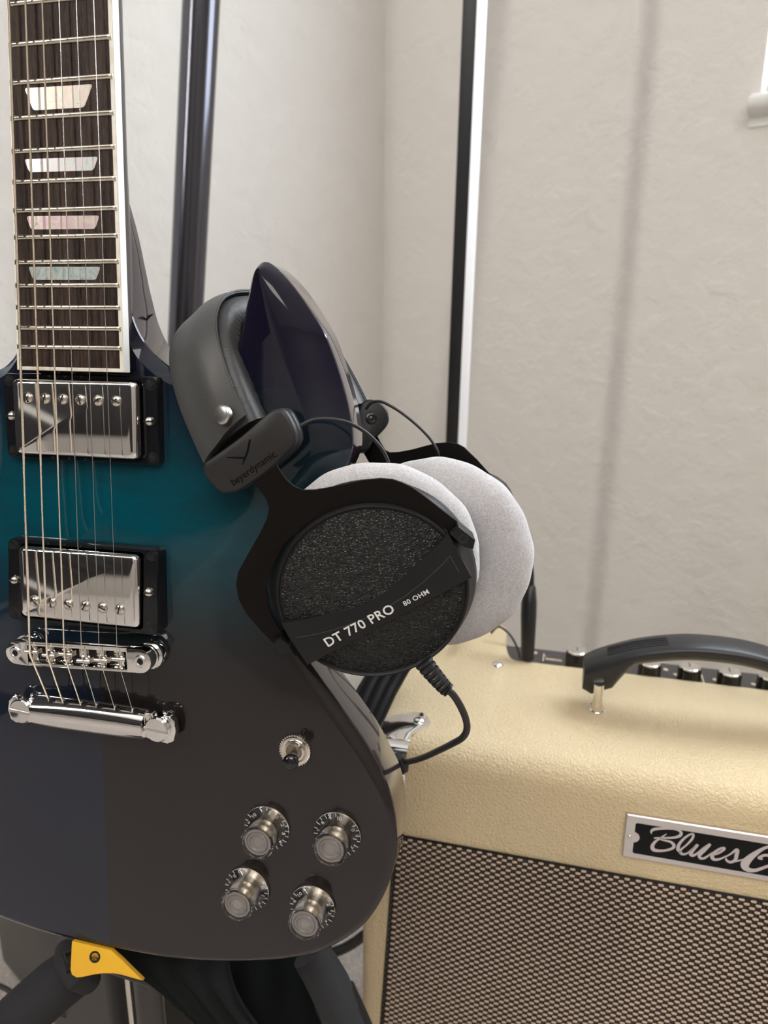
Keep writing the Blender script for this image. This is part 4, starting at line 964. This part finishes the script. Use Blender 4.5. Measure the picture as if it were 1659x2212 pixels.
for x in (40, AW-40):
    for y in (35, AD-35):
        g = Geo(); g.lathe([(15, 12.5), (15, 4), (12, 0)], 20, lambda v, x=x, y=y: (x+v[0], y+v[1], v[2])); AMm('rubber_foot', g, M_RUBBER)

# ================================================================== CABLES ON THE AMPLIFIER
def world_tube(name, pts, r, m, label, cat, n=8, seg=12, group=None, par=None, top=True):
    P = [at(x, y, d) for x, y, d in pts]; b = P[-1].copy()
    o = mk(name, [], [], m) if False else None
    g = Geo(); g.tube(spline([tuple(p) for p in P], n), r, seg)
    o = mk(name, g.v, g.f, m, par, smooth=70)
    if top: tag(o, label, cat, group)
    elif label: o['label'] = label
    return o
pb_ = aplane(1142, 1422, z=AT-6); pbw = ABASE+ea*pb_.x+na*pb_.y+Vector((0, 0, AT-6))
jk = empty('instrument_cable', pbw, 'black instrument cable plugged upright into the amplifier behind the headphones', 'cable')
XJ = lambda v: Vector(v)-pbw
dd = 652
def JT(name, pts, rad, m, lab=None, seg=20, n=1):
    g = Geo(); P = [at(x, y, d) for x, y, d in pts]
    if n > 1: P = spline([tuple(p) for p in P], n); rad = rad if not isinstance(rad, list) else rad
    g.tube(P, rad, seg); return mk(name, g.v, g.f, m, jk, XJ, smooth=45, label=lab)
JT('plug', [(1139,1422,dd+4),(1140,1400,dd),(1142,1330,dd),(1143,1300,dd),(1146,1268,dd),(1146,1264,dd)], [5.6, 5.9, 6.9, 6.8, 4.6, 3.6], M_RUBBER, 'black plug barrel')
JT('cable_boot', [(1146,1266,dd),(1146,1240,dd),(1144,1215,dd),(1138,1200,dd),(1128,1188,dd),(1112,1182,dd+4)], [3.2, 3.2, 3.0, 2.9, 2.8, 2.6], M_RUBBER, 'tapered boot')
JT('cord', [(1120,1184,dd+3),(1095,1180,dd+10),(1060,1200,dd+14),(1030,1260,dd+14),(1010,1330,dd+10),(1000,1372,dd+20),(990,1372,735),(960,1420,760),(900,1560,790),(850,1800,830)], 2.6, M_CABLE, 'black cord', n=6, seg=12)
world_tube('thin_cable', [(1060,1368,690),(1075,1354,690),(1090,1360,688),(1105,1376,684),(1117,1398,680),(1124,1420,676)], 1.1, M_CABLE, 'thin black lead curving over the back of the amplifier to the panel', 'cable')

# ================================================================== LAMP, POLES, STAND, CASE
lt, lb = at(1015.5, 0, 715), at(976.5, 950, 715)
lx_, ly_ = (lt.x+lb.x)/2, (lt.y+lb.y)/2
FLB = at(1003, 300, 780); FLB.x, FLB.y = 79, 850
lamp = empty('corner_floor_lamp', (FLB.x, FLB.y, 0), 'slim black corner lamp post with a white light strip behind the amplifier', 'lamp')
def at_y(x, y, Y):
    d = M @ ray(x, y); return CW+d*(Y/d.y)
top_pt, bot_pt = at_y(1017, 0, 850), at_y(977.5, 950, 850)
dirn = (top_pt-bot_pt).normalized()
def ppt(z): return bot_pt+dirn*((z-bot_pt.z)/dirn.z)
XL = lambda v: Vector(v)-Vector((FLB.x, FLB.y, 0))
zt_ = 1750
vdir = Vector((math.cos(math.radians(-4)), math.sin(math.radians(-4)), 0)); fdir = Vector((-vdir.y, vdir.x, 0))
def chan(sec, z0, z1, name, m, lab, r):
    g = Geo(); g.rings([[ppt(z)+vdir*a+fdir*b for a, b in sec] for z in (z0, z1)]); mk(name, g.v, g.f, m, lamp, XL, smooth=30, bevel=(r, 2, 40), label=lab)
chan([(-7.8, -7), (6.2, -7), (6.2, 8), (-7.8, 8)], 10, zt_, 'lamp_channel', M_POLE2, 'black metal channel', .8)
chan([(6.2, -3.4), (15, 3), (17.0, 8), (14, 11), (6.2, 10)], 30, zt_-6, 'light_strip', M_DIFF, 'white plastic light strip', 1.0)
g = Geo(); g.lathe([(0, 10), (40, 10), (60, 8), (62, 3), (62, 0), (0, 0)], 48, lambda v: Vector((ppt(5).x+v[0]-FLB.x, ppt(5).y+v[1]+4-FLB.y, v[2]))); mk('lamp_base', g.v, g.f, M_POLE2, lamp, smooth=40)

pt0, pb0 = at_y(435, 0, 880), at_y(401, 700, 880)
pd = (pt0-pb0).normalized(); zb = 0
pb1 = pb0-pd*((pb0.z)/pd.z); pt1 = pb0+pd*((1650-pb0.z)/pd.z)
pole = empty('speaker_stand', pb1, 'thick glossy black stand tube leaning up behind the guitar by the left wall', 'stand')
XP = lambda v: Vector(v)-pb1
g = Geo(); g.tube([pb1+pd*20, pt1], 19.3, 40); mk('pole', g.v, g.f, M_POLE, pole, XP, smooth=60)
g = Geo(); g.tube([pb1+Vector((0,0,0)), pb1+pd*45], 24, 24); mk('rubber_foot', g.v, g.f, M_RUBBER, pole, XP, smooth=40)
for ang in (345, 255, 300):
    g = Geo(); e = pb1+Vector((math.cos(math.radians(ang))*150, math.sin(math.radians(ang))*150, 8)); g.tube([pb1+pd*120, e], 8, 16); mk('leg', g.v, g.f, M_POLE, pole, XP, smooth=60)

# guitar stand: padded arms, yellow locking lever, upright and feet
sbp = at(330, 2100, 500); sb0 = Vector((sbp.x, sbp.y+20, 0))
stand = empty('guitar_stand', sb0, 'black guitar stand with foam padded arms and a yellow locking lever under the guitar', 'stand')
XS = lambda v: Vector(v)-sb0
def ST_(name, pts, rad, m, lab=None, seg=24, n=1):
    g = Geo(); P = [at(*p) for p in pts]
    if n > 1: P = spline([tuple(p) for p in P], n)
    g.tube(P, rad, seg); return mk(name, g.v, g.f, m, stand, XS, smooth=50, label=lab)
ST_('foam_arm', [(168,2092,462),(158,2100,458),(118,2130,452),(60,2182,446),(-20,2256,440),(-60,2292,438)], [13.2, 15.2, 15.6, 15.6, 15.6, 15.6], M_FOAM, 'thick black foam tube on the near arm')
ST_('foam_collar', [(142,2052,462),(150,2072,450),(176,2104,444),(192,2120,450)], [6.5, 9.5, 10.5, 7.5], M_FOAM, 'black foam end', n=1)
ST_('arm_rod', [(140,2080,440),(190,2060,448),(330,2110,470)], 6, M_POLE2)
yl = [(155,2033),(240,2053),(262,2073),(285,2096),(309,2119),(290,2114),(262,2106),(245,2103),(222,2103),(200,2106),(178,2111),(165,2112),(155,2106),(152,2096),(153,2070)]
P0 = ray(200, 2080)*431; ny = Vector((-.1, .12, .98)).normalized(); yx = Vector((1,0,0)); yx = (yx-ny*yx.dot(ny)).normalized(); yy_ = ny.cross(yx)
def on_y(x, y):
    p = plane_at(x, y, P0, ny)-P0; return (p.dot(yx), p.dot(yy_))
g = Geo(); FY = frame(P0, yx, yy_, ny); g.prism([on_y(x, y) for x, y in yl], -3.5, 0, FY); g.v = [c2w(v) for v in g.v]
yo = mk('locking_lever', g.v, g.f, M_YELLOW, stand, XS, bevel=(.5, 2, 40), smooth=40, label='yellow plastic locking lever')
pc = on_y(205, 2067); g = Geo(); g.lathe([(3.3, -.2), (3.3, .25), (2.5, .35), (2.1, -.0), (0, -.0)], 24, FF if False else frame(FY((pc[0], pc[1], 0)), yx, yy_, ny)); g.v = [c2w(v) for v in g.v]; mk('lever_bolt', g.v, g.f, M_SCREW, yo, XS, smooth=30)
ST_('foam_arm', [(668,2058,470),(690,2090,470),(712,2130,468),(736,2185,466),(760,2250,462)], [11.5, 12.5, 13.0, 13.0, 12.6], M_FOAM, 'black foam sleeve on the far arm')
ST_('arm_rod', [(722,2150,470),(740,2190,468),(775,2270,466)], 14.2, M_RUBBER, 'rubber sleeve end on the far arm')
up0 = at(318, 2110, 505); g = Geo(); g.tube([Vector((up0.x, up0.y, 25)), up0+Vector((0, 0, 40))], 9.5, 28); mk('upright', g.v, g.f, mat('grey_satin_tube', (.07, .065, .06), .35, .5), stand, XS, smooth=60, label='satin grey upright tube')
g = Geo(); g.tube([Vector((up0.x-12, up0.y-3, 25)), up0+Vector((-12, -3, 12))], 2.2, 12); mk('upright_rib', g.v, g.f, M_NICKEL, stand, XS, smooth=60)
for ang in (-35, -145, 60):
    g = Geo(); e = Vector((up0.x+math.cos(math.radians(ang))*190, up0.y+math.sin(math.radians(ang))*190, 9)); g.tube([Vector((up0.x, up0.y, 200)), e], 8, 16); mk('leg', g.v, g.f, M_POLE2, stand, XS, smooth=60)

# suede strap and cloth hanging under the body
def sheet(name, rows, thick, m, label, cat, nz=2.5, nu=14):
    """rows of photograph points with depth, draped between, given real thickness"""
    G = [[at(*p) for p in r] for r in rows]; nr = len(G); nc = len(G[0]); base = G[-1][0].copy()
    fine = []
    for r in G: fine.append([Vector(p) for p in spline([tuple(q) for q in r], nu)])
    cols = list(zip(*fine)); cols = [[Vector(p) for p in spline([tuple(q) for q in c], nu)] for c in cols]
    V = []; ncol = len(cols); nrow = len(cols[0]); view = M @ Vector((0, 0, 1))
    for s in (0, 1):
        for i, c in enumerate(cols):
            for j, p in enumerate(c): V.append(p-view*(s*thick)+view*(math.sin(i*.55+j*.12)*nz*.5+random.uniform(-.2, .2)))
    f = []; N_ = ncol*nrow; ix = lambda i, j, s: s*N_+i*nrow+j
    for i in range(ncol-1):
        for j in range(nrow-1):
            f += [(ix(i,j,0), ix(i+1,j,0), ix(i+1,j+1,0), ix(i,j+1,0)), (ix(i,j,1), ix(i,j+1,1), ix(i+1,j+1,1), ix(i+1,j,1))]
    for i in range(ncol-1): f += [(ix(i,0,0), ix(i,0,1), ix(i+1,0,1), ix(i+1,0,0)), (ix(i,nrow-1,0), ix(i+1,nrow-1,0), ix(i+1,nrow-1,1), ix(i,nrow-1,1))]
    for j in range(nrow-1): f += [(ix(0,j,0), ix(0,j+1,0), ix(0,j+1,1), ix(0,j,1)), (ix(ncol-1,j,0), ix(ncol-1,j,1), ix(ncol-1,j+1,1), ix(ncol-1,j+1,0))]
    o = mk(name, V, f, m, smooth=60); return tag(o, label, cat)
sheet('suede_strap', [[(240,2030,462),(330,2040,458),(420,2048,456),(490,2050,458)], [(268,2078,455),(345,2086,452),(425,2094,450),(495,2100,452)], [(350,2150,448),(410,2152,445),(470,2158,444),(522,2166,446)], [(470,2262,440),(510,2262,438),(560,2262,438),(590,2262,440)]], 3.0, M_SUEDE, 'black suede guitar strap hanging below the guitar body with a fuzzy raw edge', 'strap')
M_CLOTH = mat('black_velvet', (.006, .007, .007), 1.0, spec=.1)
sheet('velvet_cloth', [[(450,2040,490),(540,2040,490),(640,2040,492),(720,2030,495)], [(470,2120,482),(560,2120,482),(650,2120,486),(705,2120,490)], [(500,2280,476),(590,2280,476),(680,2280,480),(735,2280,484)]], 4.0, M_CLOTH, 'black velvet cloth hanging behind the strap under the guitar', 'cloth')
# dark case standing on the floor at the lower left
case = empty('equipment_case', (-450, 704, 0), 'dark grey equipment case standing on the floor behind the guitar stand', 'case', Matrix.Rotation(math.radians(-40), 3, 'Z'))
g = Geo(); g.box((0, 0, 8), (270, 125, 300)); mk('shell', g.v, g.f, M_CASE, case, smooth=40, bevel=(12, 4, 40))
g = Geo(); g.box((-2, -3, 205), (272, 128, 213)); mk('rim', g.v, g.f, M_POLE2, case, smooth=None, bevel=(1, 2, 40))
for x in (90, 180):
    g = Geo(); g.box((x-11, -5, 196), (x+11, 0, 224)); mk('latch', g.v, g.f, M_STEEL, case, smooth=None, bevel=(1, 2, 40))
for x in (20, 250):
    g = Geo(); g.box((x-12, 12, 0), (x+12, 113, 10)); mk('rubber_foot', g.v, g.f, M_RUBBER, case, smooth=None)
# black ribbed strap against the amplifier's left side
gb = []
sp_ = [(899,1395,600),(862,1440,590),(832,1492,570),(800,1560,545),(764,1640,530)]
bs = empty('folded_stand', at(770, 1700, 560), 'folded black ribbed stand section wedged between guitar and amplifier', 'stand')
for off, r in ((-34, 6.5), (-12, 6.5), (8, 6)):
    g = Geo(); P = [at(x+off, y+off*.25, d-6) for x, y, d in sp_]; P.append(Vector((P[-1].x-112, P[-1].y, 4))); g.tube(P, r, 16); g.v = [v-bs.location*1000 for v in g.v]; mk('tube', g.v, g.f, M_YOKE, bs, smooth=60)
g = Geo(); P = [at(x-16, y, d) for x, y, d in sp_]; 
g.rings([[p+Vector((a, b, 0)) for a, b in ((-16, 0), (12, 0), (12, 4), (-16, 4))] for p in P]); g.v = [v-bs.location*1000 for v in g.v]; mk('web', g.v, g.f, M_YOKE, bs, smooth=40)
# cables near the floor
world_tube('power_cable', [(640,2075,640),(700,2062,636),(735,2052,630),(765,2036,622),(800,2010,615),(850,1980,640)], 4.2, M_CABLE, 'dark grey cable sagging between the guitar and the amplifier', 'cable')
world_tube('floor_cable', [(-120,2090,800),(-60,2108,790),(0,2130,780),(30,2146,776),(80,2168,772),(160,2200,768)], 2.6, M_CABLE, 'black cable crossing the carpet at the lower left', 'cable')
